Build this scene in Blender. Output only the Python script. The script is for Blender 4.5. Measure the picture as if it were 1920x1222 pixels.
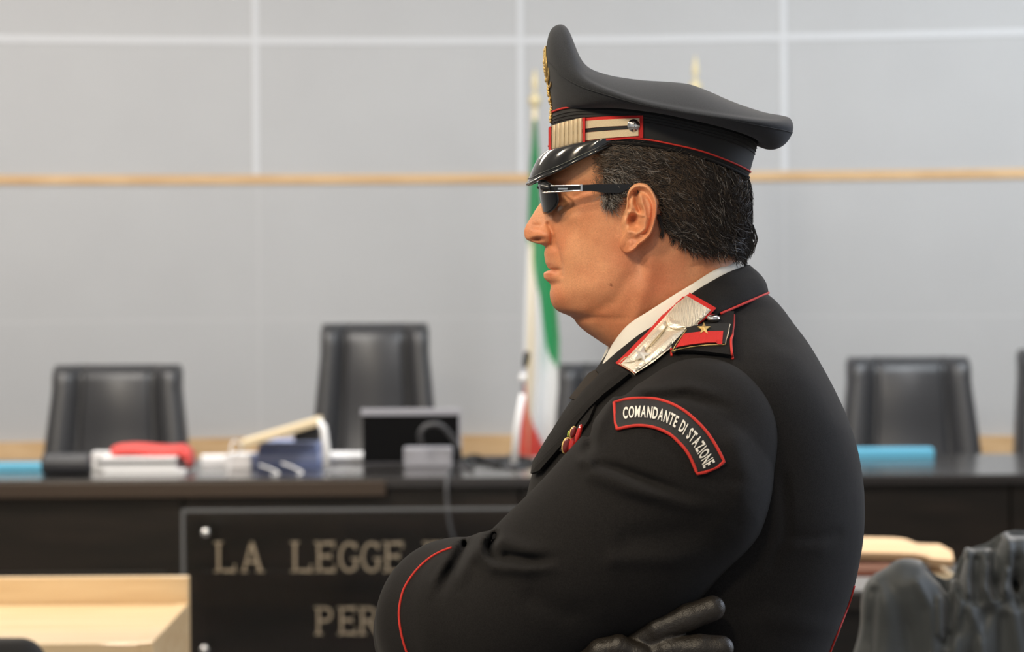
import bpy, bmesh, math, random
import numpy as np
from mathutils import Vector, Matrix
from mathutils.bvhtree import BVHTree
from mathutils.geometry import delaunay_2d_cdt

for o in list(bpy.data.objects): bpy.data.objects.remove(o)
SC = bpy.context.scene
COL = SC.collection
RNG = np.random.default_rng(7)
random.seed(7)

# ------------------------------------------------------------------ camera
F = 5700.0; CX = 960.0; HY = 470.0; CH = 1.55; D0 = 3.0
PHI = math.radians(0.36); CP, SP = math.cos(PHI), math.sin(PHI)
cam_d = bpy.data.cameras.new('camera'); cam = bpy.data.objects.new('camera', cam_d); COL.objects.link(cam)
cam_d.sensor_fit = 'HORIZONTAL'; cam_d.sensor_width = 36; cam_d.lens = 36 * F / 1920
cam_d.shift_y = -(611 - HY) / 1920
cam_d.clip_end = 60
cam.matrix_world = Matrix(((CP, SP, 0, 0), (0, 0, -1, 0), (-SP, CP, 0, CH), (0, 0, 0, 1)))
cam_d.dof.use_dof = True; cam_d.dof.focus_distance = 2.9; cam_d.dof.aperture_fstop = 9.4
SC.camera = cam
SC.view_settings.view_transform = 'Standard'; SC.view_settings.look = 'None'
SC.view_settings.gamma = 1; SC.view_settings.use_curve_mapping = False
SC.view_settings.exposure = 0.0
SC.cycles.use_denoising = True
SC.cycles.max_bounces = 6

# ------------------------------------------------------------------ world (added fill light from behind the camera, through the side left open)
w = bpy.data.worlds.new('world'); SC.world = w; w.use_nodes = True
w.node_tree.nodes['Background'].inputs[0].default_value = (0.93, 0.96, 1.0, 1)
w.node_tree.nodes['Background'].inputs[1].default_value = 0.42

def area(name, loc, aim, size, sy, power, col):
    l = bpy.data.lights.new(name, 'AREA'); l.shape = 'RECTANGLE'; l.size = size; l.size_y = sy
    l.energy = power; l.color = col
    o = bpy.data.objects.new(name, l); COL.objects.link(o)
    o.location = loc
    o.rotation_euler = (Vector(aim) - Vector(loc)).to_track_quat('-Z', 'Y').to_euler()
    return o
LIGHTS = [
    ('ceiling_or_fill_light', (-1.5, 0.9, 3.3), (0.1, 2.9, 1.5), 0.24, 0.24, 30, (1.0, 0.84, 0.62)),
    ('ceiling_or_fill_light', (-0.6, 0.5, 3.3), (0.1, 2.9, 1.5), 0.24, 0.24, 26, (1.0, 0.84, 0.62)),
    ('ceiling_or_fill_light', (-2.2, 2.2, 3.3), (0.1, 2.9, 1.5), 0.24, 0.24, 30, (1.0, 0.84, 0.62)),
    ('ceiling_or_fill_light', (-2.3, 3.9, 3.3), (0.1, 2.9, 1.4), 0.24, 0.24, 14, (1.0, 0.88, 0.72)),
    ('window_light', (2.9, 4.3, 2.3), (0.4, 3.0, 1.4), 1.6, 1.6, 60, (0.72, 0.82, 1.0)),
    ('ceiling_or_fill_light', (0.5, 3.4, 3.25), (0.3, 3.0, 1.5), 1.2, 1.2, 22, (1.0, 0.95, 0.9)),
    ('ceiling_or_fill_light', (-2.0, 10.6, 3.2), (-1.6, 13.3, 1.6), 3.2, 1.0, 50, (1.0, 0.94, 0.87)),
    ('ceiling_or_fill_light', (2.2, 10.6, 3.2), (1.8, 13.3, 1.8), 3.2, 1.0, 78, (0.84, 0.93, 1.0)),
    ('ceiling_or_fill_light', (-1.4, 10.3, 3.3), (-1.3, 10.7, 0.8), 1.6, 0.5, 42, (1.0, 0.95, 0.88)),  # lamp added over the bench to brighten the papers
    ('ceiling_or_fill_light', (1.6, 10.3, 3.3), (1.5, 10.7, 0.8), 1.4, 0.5, 32, (0.95, 0.97, 1.0)),  # twin of the added bench lamp, over the right part
    ('ceiling_or_fill_light', (-1.8, 7.9, 3.3), (-1.3, 10.3, 0.85), 1.2, 0.4, 40, (1.0, 0.96, 0.9)),  # added frontal fill, whitens the paper fronts on the bench
    ('ceiling_or_fill_light', (1.8, 7.9, 3.3), (1.4, 10.3, 0.85), 1.2, 0.4, 20, (0.95, 0.97, 1.0)),  # added frontal fill for the right part of the bench
    ('ceiling_or_fill_light', (-1.9, 7.0, 3.2), (-1.2, 7.4, 0.8), 1.4, 1.0, 70, (1.0, 0.9, 0.76)),
    ('ceiling_or_fill_light', (2.0, 7.2, 3.2), (1.1, 7.0, 0.8), 1.4, 1.0, 60, (1.0, 0.95, 0.9)),
]
for a in LIGHTS: area(*a)

# ------------------------------------------------------------------ helpers
def W(px, py, d):
    """point of the world seen at a pixel of the frame, at depth d"""
    dx, dy = px - CX, HY - py
    return Vector(((dx * CP + dy * SP) * d / F, d, CH + (-dx * SP + dy * CP) * d / F))
class Frame:
    """metric frame of a thing: x right, y away, z down, unit = one pixel at its depth"""
    def __init__(s, d): s.d = d; s.k = d / F
    def w(s, P):
        P = np.asarray(P, float); dx = P[..., 0] - CX; dy = HY - P[..., 2]
        return np.stack([(dx * CP + dy * SP) * s.k, s.d + P[..., 1] * s.k, CH + (-dx * SP + dy * CP) * s.k], -1)
    def A(s, qx, qy, y):
        m = 1 + y / F
        return np.array([CX + (qx - CX) * m, y, HY + (qy - HY) * m])
    def app(s, P):
        m = 1 + P[..., 1] / F
        return CX + (P[..., 0] - CX) / m, HY + (P[..., 2] - HY) / m
O = Frame(D0)
def A(qx, qy, y): return O.A(qx, qy, y)

def tag(o, label=None, cat=None, group=None, kind=None):
    if label: o['label'] = label
    if cat: o['category'] = cat
    if group: o['group'] = group
    if kind: o['kind'] = kind
    return o
def empty(name, loc, label=None, cat=None, group=None):
    o = bpy.data.objects.new(name, None); COL.objects.link(o); o.location = loc; o.empty_display_size = .1
    return tag(o, label, cat, group)
def root_inv(p):
    m = Matrix.Identity(4)
    while p is not None:
        m = Matrix.Translation(p.location) @ p.matrix_parent_inverse @ m if p.parent is None else m
        p = p.parent
    return m.inverted()
def link(o, parent):
    COL.objects.link(o)
    if parent is not None:
        o.parent = parent
        if parent.type == 'EMPTY': o.matrix_parent_inverse = Matrix.Translation(-parent.location)
    return o
def mesh(name, V, Fc, mat, parent=None, smooth=True, label=None, mats=None, midx=None):
    me = bpy.data.meshes.new(name)
    V = np.asarray(V, float)
    if isinstance(Fc, np.ndarray):
        n, k = Fc.shape
        me.vertices.add(len(V)); me.vertices.foreach_set('co', V.astype(np.float32).ravel())
        me.loops.add(n * k); me.loops.foreach_set('vertex_index', Fc.astype(np.int32).ravel())
        me.polygons.add(n); me.polygons.foreach_set('loop_start', np.arange(0, n * k, k, dtype=np.int32))
        try: me.polygons.foreach_set('loop_total', np.full(n, k, dtype=np.int32))
        except Exception: pass
        me.update(calc_edges=True); me.validate()
    else:
        me.from_pydata([tuple(v) for v in V], [], [tuple(f) for f in Fc]); me.validate()
    for m in (mats or [mat]): me.materials.append(m)
    if midx is not None: me.polygons.foreach_set('material_index', np.asarray(midx, dtype=np.int32))
    if smooth: me.polygons.foreach_set('use_smooth', np.ones(len(me.polygons), dtype=bool))
    me.update()
    o = bpy.data.objects.new(name, me); link(o, parent)
    if label: o['label'] = label
    return o
def from_bm(name, bm, mat, parent=None, smooth=False, label=None, recalc=True):
    if recalc: bmesh.ops.recalc_face_normals(bm, faces=bm.faces)
    me = bpy.data.meshes.new(name); bm.to_mesh(me); bm.free()
    me.materials.append(mat)
    if smooth: me.polygons.foreach_set('use_smooth', np.ones(len(me.polygons), dtype=bool))
    o = bpy.data.objects.new(name, me); link(o, parent)
    if label: o['label'] = label
    return o
def grid_faces(n, m, close_u=False, close_v=False, off=0):
    i = np.arange(n if close_u else n - 1)[:, None]; j = np.arange(m if close_v else m - 1)[None, :]
    a = i * m + j; b = ((i + 1) % n) * m + j; c = ((i + 1) % n) * m + (j + 1) % m; d = i * m + (j + 1) % m
    return np.stack([a, b, c, d], -1).reshape(-1, 4) + off
def orient(V, Fc):
    """flip faces when the signed volume is negative"""
    V = np.asarray(V); c = V.mean(0)
    p = V[Fc] - c
    vol = np.einsum('ij,ij->i', np.cross(p[:, 0], p[:, 1]), p[:, 2]).sum()
    if Fc.shape[1] == 4: vol += np.einsum('ij,ij->i', np.cross(p[:, 0], p[:, 2]), p[:, 3]).sum()
    return Fc[:, ::-1] if vol < 0 else Fc
def cur(xs, pts):
    """smooth interpolation through (x, y) pairs (monotone cubic)"""
    p = np.array(sorted(pts), float); x, y = p[:, 0], p[:, 1]
    h = np.diff(x); dl = np.diff(y) / h
    m = np.zeros(len(x)); m[0] = dl[0]; m[-1] = dl[-1]
    for i in range(1, len(x) - 1):
        if dl[i - 1] * dl[i] > 0:
            w1, w2 = 2 * h[i] + h[i - 1], h[i] + 2 * h[i - 1]
            m[i] = (w1 + w2) / (w1 / dl[i - 1] + w2 / dl[i])
    xs = np.clip(np.asarray(xs, float), x[0], x[-1])
    k = np.clip(np.searchsorted(x, xs) - 1, 0, len(h) - 1)
    t = (xs - x[k]) / h[k]
    return ((1 + 2 * t) * (1 - t) ** 2 * y[k] + t * (1 - t) ** 2 * h[k] * m[k] + t * t * (3 - 2 * t) * y[k + 1] + t * t * (t - 1) * h[k] * m[k + 1])
def catmull(P, n):
    P = np.asarray(P, float)
    Q = np.vstack([2 * P[0] - P[1], P, 2 * P[-1] - P[-2]])
    ts = np.linspace(0, len(P) - 1, n); out = []
    for t in ts:
        i = min(int(t), len(P) - 2); u = t - i
        a, b, c, d = Q[i], Q[i + 1], Q[i + 2], Q[i + 3]
        out.append(.5 * ((2 * b) + (c - a) * u + (2 * a - 5 * b + 4 * c - d) * u * u + (3 * b - a - 3 * c + d) * u ** 3))
    return np.array(out)
def tube_arrays(P, r, seg=8, closed=False):
    P = np.asarray(P, float); n = len(P)
    r = np.broadcast_to(np.asarray(r, float), (n,))
    T = np.gradient(P, axis=0) if not closed else np.roll(P, -1, 0) - np.roll(P, 1, 0)
    T /= np.linalg.norm(T, axis=1)[:, None] + 1e-12
    u = np.cross(T[0], [0.3, 0.2, 1.0]); u /= np.linalg.norm(u) + 1e-12
    V = []
    for i in range(n):
        u = u - T[i] * (u @ T[i]); u /= np.linalg.norm(u) + 1e-12
        v = np.cross(T[i], u)
        a = np.linspace(0, 2 * math.pi, seg, endpoint=False)
        V.append(P[i] + r[i] * (np.cos(a)[:, None] * u + np.sin(a)[:, None] * v))
    V = np.vstack(V)
    Fc = grid_faces(n, seg, closed, True)
    return V, Fc
def tube(name, P, r, mat, parent=None, seg=8, closed=False, label=None):
    V, Fc = tube_arrays(P, r, seg, closed)
    if not closed:
        n = len(P)
        V = np.vstack([V, P[0], P[-1]]); c0, c1 = len(V) - 2, len(V) - 1
        caps = [(c0, (j + 1) % seg, j, c0) for j in range(seg)] + [(c1, (n - 1) * seg + j, (n - 1) * seg + (j + 1) % seg, c1) for j in range(seg)]
        faces = [tuple(f) for f in orient(V, Fc)] + [c[:3] for c in caps]
        return mesh(name, V, faces, mat, parent, True, label)
    return mesh(name, V, orient(V, Fc), mat, parent, True, label)
def box_bm(bm, lo, hi, bev=0.0, rot=None, piv=None):
    lo = Vector(lo); hi = Vector(hi); c = (lo + hi) / 2; s = hi - lo
    r = bmesh.ops.create_cube(bm, size=1)
    vs = r['verts']
    for v in vs: v.co = Vector((v.co.x * s.x, v.co.y * s.y, v.co.z * s.z)) + c
    if bev > 0:
        es = list({e for v in vs for e in v.link_edges})
        g = bmesh.ops.bevel(bm, geom=es, offset=bev, segments=2, affect='EDGES', profile=.6)
        vs = list({v for f in g['faces'] for v in f.verts} | {v for v in vs if v.is_valid})
    if rot is not None:
        p = Vector(piv) if piv is not None else c
        for v in vs: v.co = rot @ (v.co - p) + p
    return vs
def box(name, lo, hi, mat, parent=None, bev=0.0, rot=None, piv=None, label=None):
    bm = bmesh.new(); box_bm(bm, lo, hi, bev, rot, piv)
    return from_bm(name, bm, mat, parent, False, label)
def lathe(name, prof, origin, mat, parent=None, seg=32, axis='Z', label=None, smooth=True):
    """prof = (radius, height) pairs"""
    a = np.linspace(0, 2 * math.pi, seg, endpoint=False); V = []
    for r, h in prof:
        r = max(r, 1e-5)
        if axis == 'Z': V.append(np.stack([r * np.cos(a), r * np.sin(a), np.full(seg, h)], -1))
        elif axis == 'Y': V.append(np.stack([r * np.cos(a), np.full(seg, h), r * np.sin(a)], -1))
        else: V.append(np.stack([np.full(seg, h), r * np.cos(a), r * np.sin(a)], -1))
    V = np.vstack(V) + np.array(origin)
    return mesh(name, V, orient(V, grid_faces(len(prof), seg, False, True)), mat, parent, smooth, label)

# ---- implicit surfaces -------------------------------------------------
def smin(a, b, k):
    h = np.clip(.5 + .5 * (b - a) / k, 0, 1)
    return b * (1 - h) + a * h - k * h * (1 - h)
def cone(P, a, b, ra, rb):
    a = np.asarray(a, float); b = np.asarray(b, float); ab = b - a
    t = np.clip(((P - a) @ ab) / (ab @ ab), 0, 1)
    return np.sqrt((((P - a) - t[..., None] * ab) ** 2).sum(-1)) - (ra + (rb - ra) * t)
def chain(P, nodes, k):
    f = None
    for (a, ra), (b, rb) in zip(nodes[:-1], nodes[1:]):
        g = cone(P, a, b, ra, rb); f = g if f is None else smin(f, g, k)
    return f
def polydist(ax, az, pts):
    d = None
    pts = [np.array(p, float) for p in pts]
    Q = np.stack([ax, az], -1)
    for a, b in zip(pts[:-1], pts[1:]):
        ab = b - a; t = np.clip(((Q - a) @ ab) / (ab @ ab), 0, 1)
        e = np.sqrt(((Q - a - t[..., None] * ab) ** 2).sum(-1)); d = e if d is None else np.minimum(d, e)
    return d
def volume(lo, hi, h, fn):
    """surface of fn < 0 sampled in a box, by surface nets"""
    ax = [np.arange(lo[i], hi[i] + h, h, dtype=np.float32) for i in range(3)]
    n = [len(a) for a in ax]
    S = np.empty(n, np.float32)
    Y, Z = np.meshgrid(ax[1], ax[2], indexing='ij')
    step = 24
    for i0 in range(0, n[0], step):
        xs = ax[0][i0:i0 + step]
        P = np.empty((len(xs), n[1], n[2], 3), np.float32)
        P[..., 0] = xs[:, None, None]; P[..., 1] = Y; P[..., 2] = Z
        S[i0:i0 + step] = fn(P)
    neg = S < 0
    cnt = np.zeros([k - 1 for k in n], np.int8)
    for dx in (0, 1):
        for dy in (0, 1):
            for dz in (0, 1):
                cnt += neg[dx:n[0] - 1 + dx, dy:n[1] - 1 + dy, dz:n[2] - 1 + dz]
    act = (cnt > 0) & (cnt < 8)
    idx = np.argwhere(act)
    ids = -np.ones(act.shape, np.int32); ids[act] = np.arange(len(idx))
    corner = {}
    for c in range(8):
        d = np.array([c & 1, (c >> 1) & 1, (c >> 2) & 1]); q = idx + d
        corner[c] = (d, S[q[:, 0], q[:, 1], q[:, 2]])
    acc = np.zeros((len(idx), 3)); num = np.zeros(len(idx))
    for c in range(8):
        for b in (1, 2, 4):
            if c & b: continue
            da, sa = corner[c]; db, sb = corner[c | b]
            m = (sa < 0) != (sb < 0)
            t = np.where(m, sa / np.where(m, sa - sb, 1), 0)
            p = da[None] + t[:, None] * (db - da)[None]
            acc += p * m[:, None]; num += m
    V = (idx + acc / num[:, None]) * h + np.array([a[0] for a in ax])
    faces = []
    for axis in range(3):
        o1, o2 = [(1, 2), (2, 0), (0, 1)][axis]
        sl0 = [slice(None)] * 3; sl1 = [slice(None)] * 3
        sl0[axis] = slice(0, n[axis] - 1); sl1[axis] = slice(1, n[axis])
        a = neg[tuple(sl0)]; b = neg[tuple(sl1)]
        e = np.argwhere(a != b)
        ok = (e[:, o1] > 0) & (e[:, o2] > 0) & (e[:, o1] < n[o1] - 1) & (e[:, o2] < n[o2] - 1)
        e = e[ok]
        fl = a[e[:, 0], e[:, 1], e[:, 2]]
        q = []
        for (u, v) in ((0, 0), (1, 0), (1, 1), (0, 1)):
            s = e.copy(); s[:, o1] -= u; s[:, o2] -= v
            q.append(ids[s[:, 0], s[:, 1], s[:, 2]])
        q = np.stack(q, -1)
        q[fl] = q[fl][:, ::-1]
        faces.append(q)
    Fc = np.vstack(faces)
    return V, Fc[(Fc >= 0).all(1)]
def relax(V, Fc, it=2, lam=.5):
    E = np.vstack([Fc[:, [0, 1]], Fc[:, [1, 2]], Fc[:, [2, 3]], Fc[:, [3, 0]]])
    E = np.vstack([E, E[:, ::-1]])
    n = len(V); deg = np.bincount(E[:, 0], minlength=n).clip(1)
    for _ in range(it):
        s = np.stack([np.bincount(E[:, 0], weights=V[E[:, 1], k], minlength=n) for k in range(3)], -1) / deg[:, None]
        V = V + lam * (s - V)
        s = np.stack([np.bincount(E[:, 0], weights=V[E[:, 1], k], minlength=n) for k in range(3)], -1) / deg[:, None]
        V = V - lam * .9 * (s - V)
    return V
def blob(name, fr, lo, hi, h, fn, mat, parent=None, it=2, label=None):
    V, Fc = volume(lo, hi, h, fn); V = relax(V, Fc, it)
    Wv = fr.w(V)
    return mesh(name, Wv, orient(Wv, Fc), mat, parent, True, label)

# ---- things laid on a surface ------------------------------------------
def bvh_of(objs):
    V = []; Fs = []; off = 0
    for o in objs:
        me = o.data; v = np.empty(len(me.vertices) * 3, np.float32); me.vertices.foreach_get('co', v)
        V += [Vector(p) for p in v.reshape(-1, 3)]
        Fs += [tuple(i + off for i in p.vertices) for p in me.polygons]; off = len(V)
    return BVHTree.FromPolygons(V, Fs)
def hit(bv, px, py):
    o = Vector((0, 0, CH)); d = (W(px, py, 1.0) - o).normalized()
    p, n, i, t = bv.ray_cast(o, d)
    return p, n, d
def lay(bv, pts, lift, fallback=None):
    """world points lifted off the surface under frame pixels"""
    out = []; last = None
    for (x, y) in pts:
        p, n, d = hit(bv, x, y)
        if p is None:
            dd = last if last is not None else (fallback or 2.8)
            p = W(x, y, dd); nn = -d
        else:
            last = p.y; nn = n if n.dot(d) < 0 else -n
            nn = (nn - d * .6).normalized()
        out.append(p + nn * lift)
    return np.array([tuple(p) for p in out])
def piping(name, bv, pts, r, mat, parent, n=60, lift=None, label=None, closed=False):
    P = catmull(pts, n) if len(pts) > 2 else np.linspace(pts[0], pts[1], n)
    Q = lay(bv, P, r * .5 if lift is None else lift)
    for _ in range(2): Q[1:-1] = (Q[:-2] + 2 * Q[1:-1] + Q[2:]) / 4
    return tube(name, Q, r, mat, parent, 8, closed, label)
def patch(name, bv, poly, thick, mat, parent, step=4, lift=0.0, bulge=None, label=None, smooth=True):
    """a flat piece cut to a polygon (frame pixels) and laid on a surface, with real thickness"""
    poly = [np.array(p, float) for p in poly]
    ring = []
    for a, b in zip(poly, poly[1:] + poly[:1]):
        k = max(1, int(np.linalg.norm(b - a) / step))
        ring += [a + (b - a) * t / k for t in range(k)]
    R = np.array(ring); lo, hi = R.min(0), R.max(0)
    gx, gy = np.meshgrid(np.arange(lo[0], hi[0], step), np.arange(lo[1], hi[1], step))
    G = np.stack([gx.ravel(), gy.ravel()], -1) + .37
    ins = np.zeros(len(G), bool); x, y = G[:, 0], G[:, 1]
    for a, b in zip(R, np.roll(R, -1, 0)):
        c = ((a[1] > y) != (b[1] > y)) & (x < (b[0] - a[0]) * (y - a[1]) / (b[1] - a[1] + 1e-12) + a[0]); ins ^= c
    dmin = polydist(G[:, 0], G[:, 1], [tuple(p) for p in R] + [tuple(R[0])]) if len(G) else np.array([])
    G = G[ins & (dmin > step * .45)] if len(G) else G
    n = len(R); P = np.vstack([R, G]) if len(G) else R
    vv, ee, ff, *_ = delaunay_2d_cdt([Vector(p) for p in P], [(i, (i + 1) % n) for i in range(n)], [], 1, 1e-5)
    P = np.array([tuple(v) for v in vv])
    B = lay(bv, P, lift); T = lay(bv, P, lift + thick)
    if bulge is not None:
        d = polydist(P[:, 0], P[:, 1], [tuple(p) for p in R] + [tuple(R[0])])
        T = T + (T - B) / thick * (bulge * (1 - np.exp(-(d / 5.0) ** 2)))[:, None]
    m = len(P); edge = {}
    faces = [tuple(f) for f in ff]
    for f in faces:
        for i in range(len(f)):
            a, b = f[i], f[(i + 1) % len(f)]
            edge[(a, b)] = 1
    side = [(a, b) for (a, b) in edge if (b, a) not in edge]
    V = np.vstack([T, B])
    FF = faces + [tuple(i + m for i in f[::-1]) for f in faces] + [(b, a, a + m, b + m) for a, b in side]
    bm = bmesh.new(); vs = [bm.verts.new(tuple(p)) for p in V]
    for f in FF:
        try: bm.faces.new([vs[i] for i in f])
        except ValueError: pass
    return from_bm(name, bm, mat, parent, False, label)

# ------------------------------------------------------------------ materials
def mat(name, col, rough=.6, metal=0, **kw):
    m = bpy.data.materials.new(name); m.use_nodes = True
    b = m.node_tree.nodes['Principled BSDF']
    b.inputs['Base Color'].default_value = (*col, 1); b.inputs['Roughness'].default_value = rough; b.inputs['Metallic'].default_value = metal
    for k, v in kw.items():
        n = {'spec': 'Specular IOR Level', 'coat': 'Coat Weight', 'coatr': 'Coat Roughness', 'sheen': 'Sheen Weight', 'sheenr': 'Sheen Roughness',
             'trans': 'Transmission Weight', 'ior': 'IOR', 'sss': 'Subsurface Weight', 'alpha': 'Alpha'}[k]
        b.inputs[n].default_value = v
    return m
def nodes(m): return m.node_tree.nodes, m.node_tree.links, m.node_tree.nodes['Principled BSDF']
def noise_col(m, c1, c2, scale, detail=3, vec=None, lo=.35, hi=.65):
    N, L, b = nodes(m)
    tc = N.new('ShaderNodeTexCoord'); mp = N.new('ShaderNodeMapping'); mp.inputs['Scale'].default_value = vec or (1, 1, 1)
    t = N.new('ShaderNodeTexNoise'); t.inputs['Scale'].default_value = scale; t.inputs['Detail'].default_value = detail
    r = N.new('ShaderNodeValToRGB'); r.color_ramp.elements[0].color = (*c1, 1); r.color_ramp.elements[1].color = (*c2, 1)
    r.color_ramp.elements[0].position = lo; r.color_ramp.elements[1].position = hi
    L.new(tc.outputs['Object'], mp.inputs[0]); L.new(mp.outputs[0], t.inputs['Vector']); L.new(t.outputs[0], r.inputs[0]); L.new(r.outputs[0], b.inputs['Base Color'])
    return r
def bump(m, scale, strength, dist=.001, kind='noise', detail=3, vec=(1, 1, 1), rot=(0, 0, 0)):
    N, L, b = nodes(m)
    tc = N.new('ShaderNodeTexCoord'); mp = N.new('ShaderNodeMapping'); mp.inputs['Scale'].default_value = vec; mp.inputs['Rotation'].default_value = rot
    if kind == 'noise':
        t = N.new('ShaderNodeTexNoise'); t.inputs['Detail'].default_value = detail
    elif kind == 'wave':
        t = N.new('ShaderNodeTexWave')
    else:
        t = N.new('ShaderNodeTexVoronoi')
    t.inputs['Scale'].default_value = scale
    bp = N.new('ShaderNodeBump'); bp.inputs['Strength'].default_value = strength; bp.inputs['Distance'].default_value = dist
    L.new(tc.outputs['Object'], mp.inputs[0]); L.new(mp.outputs[0], t.inputs['Vector']); L.new(t.outputs[0], bp.inputs['Height'])
    prev = b.inputs['Normal'].links
    if prev: L.new(prev[0].from_socket, bp.inputs['Normal'])
    L.new(bp.outputs[0], b.inputs['Normal'])
    return m
M = {}
M['cloth'] = mat('uniform_cloth', (.012, .0115, .012), .9, sheen=.03, sheenr=.5, spec=.18)
noise_col(M['cloth'], (.0085, .0080, .0082), (.0145, .0135, .0135), 900, 2)
bump(M['cloth'], 1400, .35, .0004); bump(M['cloth'], 14, .25, .004)
M['capcloth'] = mat('cap_cloth', (.02, .021, .024), .9, sheen=.10, sheenr=.5, spec=.2)
noise_col(M['capcloth'], (.019, .0215, .026), (.030, .033, .039), 1100, 2)
bump(M['capcloth'], 1500, .3, .0004)
M['ribbon'] = mat('ribbed_black_ribbon', (.008, .008, .0085), .7); bump(M['ribbon'], 260, .5, .0006, 'wave', vec=(0, 0, 1))
M['red'] = mat('red_piping', (.58, .028, .018), .75); bump(M['red'], 2200, .5, .0003)
M['redfelt'] = mat('red_felt', (.56, .022, .02), .9); bump(M['redfelt'], 1500, .6, .0005)
M['gold'] = mat('gold_thread', (.78, .56, .22), .42, .8); bump(M['gold'], 1600, .8, .0006)
M['strap'] = mat('pale_gold_braid', (.66, .54, .36), .5, .35); bump(M['strap'], 1500, .6, .0004)
M['silver'] = mat('silver_braid', (.92, .86, .74), .32, .6); bump(M['silver'], 700, .7, .0010)
M['silverflat'] = mat('woven_silver', (.90, .83, .70), .42, .4); bump(M['silverflat'], 230, .9, .0009, 'wave', vec=(1, .0, -1.7)); bump(M['silverflat'], 900, .8, .0006)
M['chrome'] = mat('bright_metal', (.85, .84, .82), .16, 1); M['starmetal'] = mat('silver_star_metal', (.92, .90, .86), .35, .5)
M['darkmetal'] = mat('dark_metal', (.10, .10, .10), .3, 1)
M['patent'] = mat('patent_leather', (.004, .004, .004), .12, coat=1, coatr=.05, spec=.6)
M['blackplastic'] = mat('black_plastic', (.006, .006, .007), .25)
M['shirt'] = mat('white_shirt_cotton', (.82, .79, .72), .8, sheen=.2); bump(M['shirt'], 1800, .2, .0003)
M['tie'] = mat('dark_tie_silk', (.022, .016, .011), .8, spec=.2)
M['leather'] = mat('black_glove_leather', (.020, .016, .012), .46, spec=.55); bump(M['leather'], 120, .6, .002, detail=5); bump(M['leather'], 900, .35, .0006, 'voronoi')
M['thread'] = mat('white_thread', (.80, .77, .70), .7)
M['skin'] = mat('skin', (.60, .27, .14), .46, sss=.12)
def skin_setup():
    m = M['skin']; N, L, b = nodes(m)
    b.inputs['Subsurface Radius'].default_value = (1.0, .35, .2); b.inputs['Subsurface Scale'].default_value = .006
    b.inputs['Specular IOR Level'].default_value = .42
    tc = N.new('ShaderNodeTexCoord')
    t1 = N.new('ShaderNodeTexNoise'); t1.inputs['Scale'].default_value = 22; t1.inputs['Detail'].default_value = 3
    t2 = N.new('ShaderNodeTexNoise'); t2.inputs['Scale'].default_value = 700; t2.inputs['Detail'].default_value = 3
    r = N.new('ShaderNodeValToRGB')
    e = r.color_ramp.elements; e[0].position = .36; e[0].color = (.76, .29, .135, 1); e[1].position = .66; e[1].color = (.93, .45, .23, 1)
    mx = N.new('ShaderNodeMix'); mx.data_type = 'RGBA'; mx.blend_type = 'MULTIPLY'; mx.inputs['Factor'].default_value = .35
    L.new(tc.outputs['Object'], t1.inputs['Vector']); L.new(tc.outputs['Object'], t2.inputs['Vector'])
    L.new(t1.outputs[0], r.inputs[0]); L.new(r.outputs[0], mx.inputs[6]); L.new(t2.outputs[0], mx.inputs[7])
    at = N.new('ShaderNodeAttribute'); at.attribute_name = 'complexion'
    m2 = N.new('ShaderNodeMix'); m2.data_type = 'RGBA'; m2.blend_type = 'MULTIPLY'; m2.inputs['Factor'].default_value = 1
    L.new(mx.outputs[2], m2.inputs[6]); L.new(at.outputs['Color'], m2.inputs[7]); L.new(m2.outputs[2], b.inputs['Base Color'])
    bp = N.new('ShaderNodeBump'); bp.inputs['Strength'].default_value = .42; bp.inputs['Distance'].default_value = .0006
    L.new(t2.outputs[0], bp.inputs['Height']); L.new(bp.outputs[0], b.inputs['Normal'])
skin_setup()
M['hair'] = mat('dark_brown_hair', (.022, .016, .012), .42, spec=.5)
M['hairbrown'] = mat('greying_brown_hair', (.10, .065, .04), .42, spec=.5)
M['hairgrey'] = mat('grey_hair', (.30, .28, .26), .4, spec=.5)
M['lens'] = mat('tinted_lens', (.012, .013, .016), .10, trans=.5, ior=1.4)
M['eyewhite'] = mat('eye_white', (.7, .62, .55), .2); M['iris'] = mat('dark_iris', (.02, .012, .008), .1)
# ================================================================== THE OFFICER
ground = O.w([1290, 0, 470 + CH * 1900])
officer = empty('person', (float(ground[0]), float(ground[1]), 0),
                'man in black uniform with peaked cap, in profile with folded arms', 'person')

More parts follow.
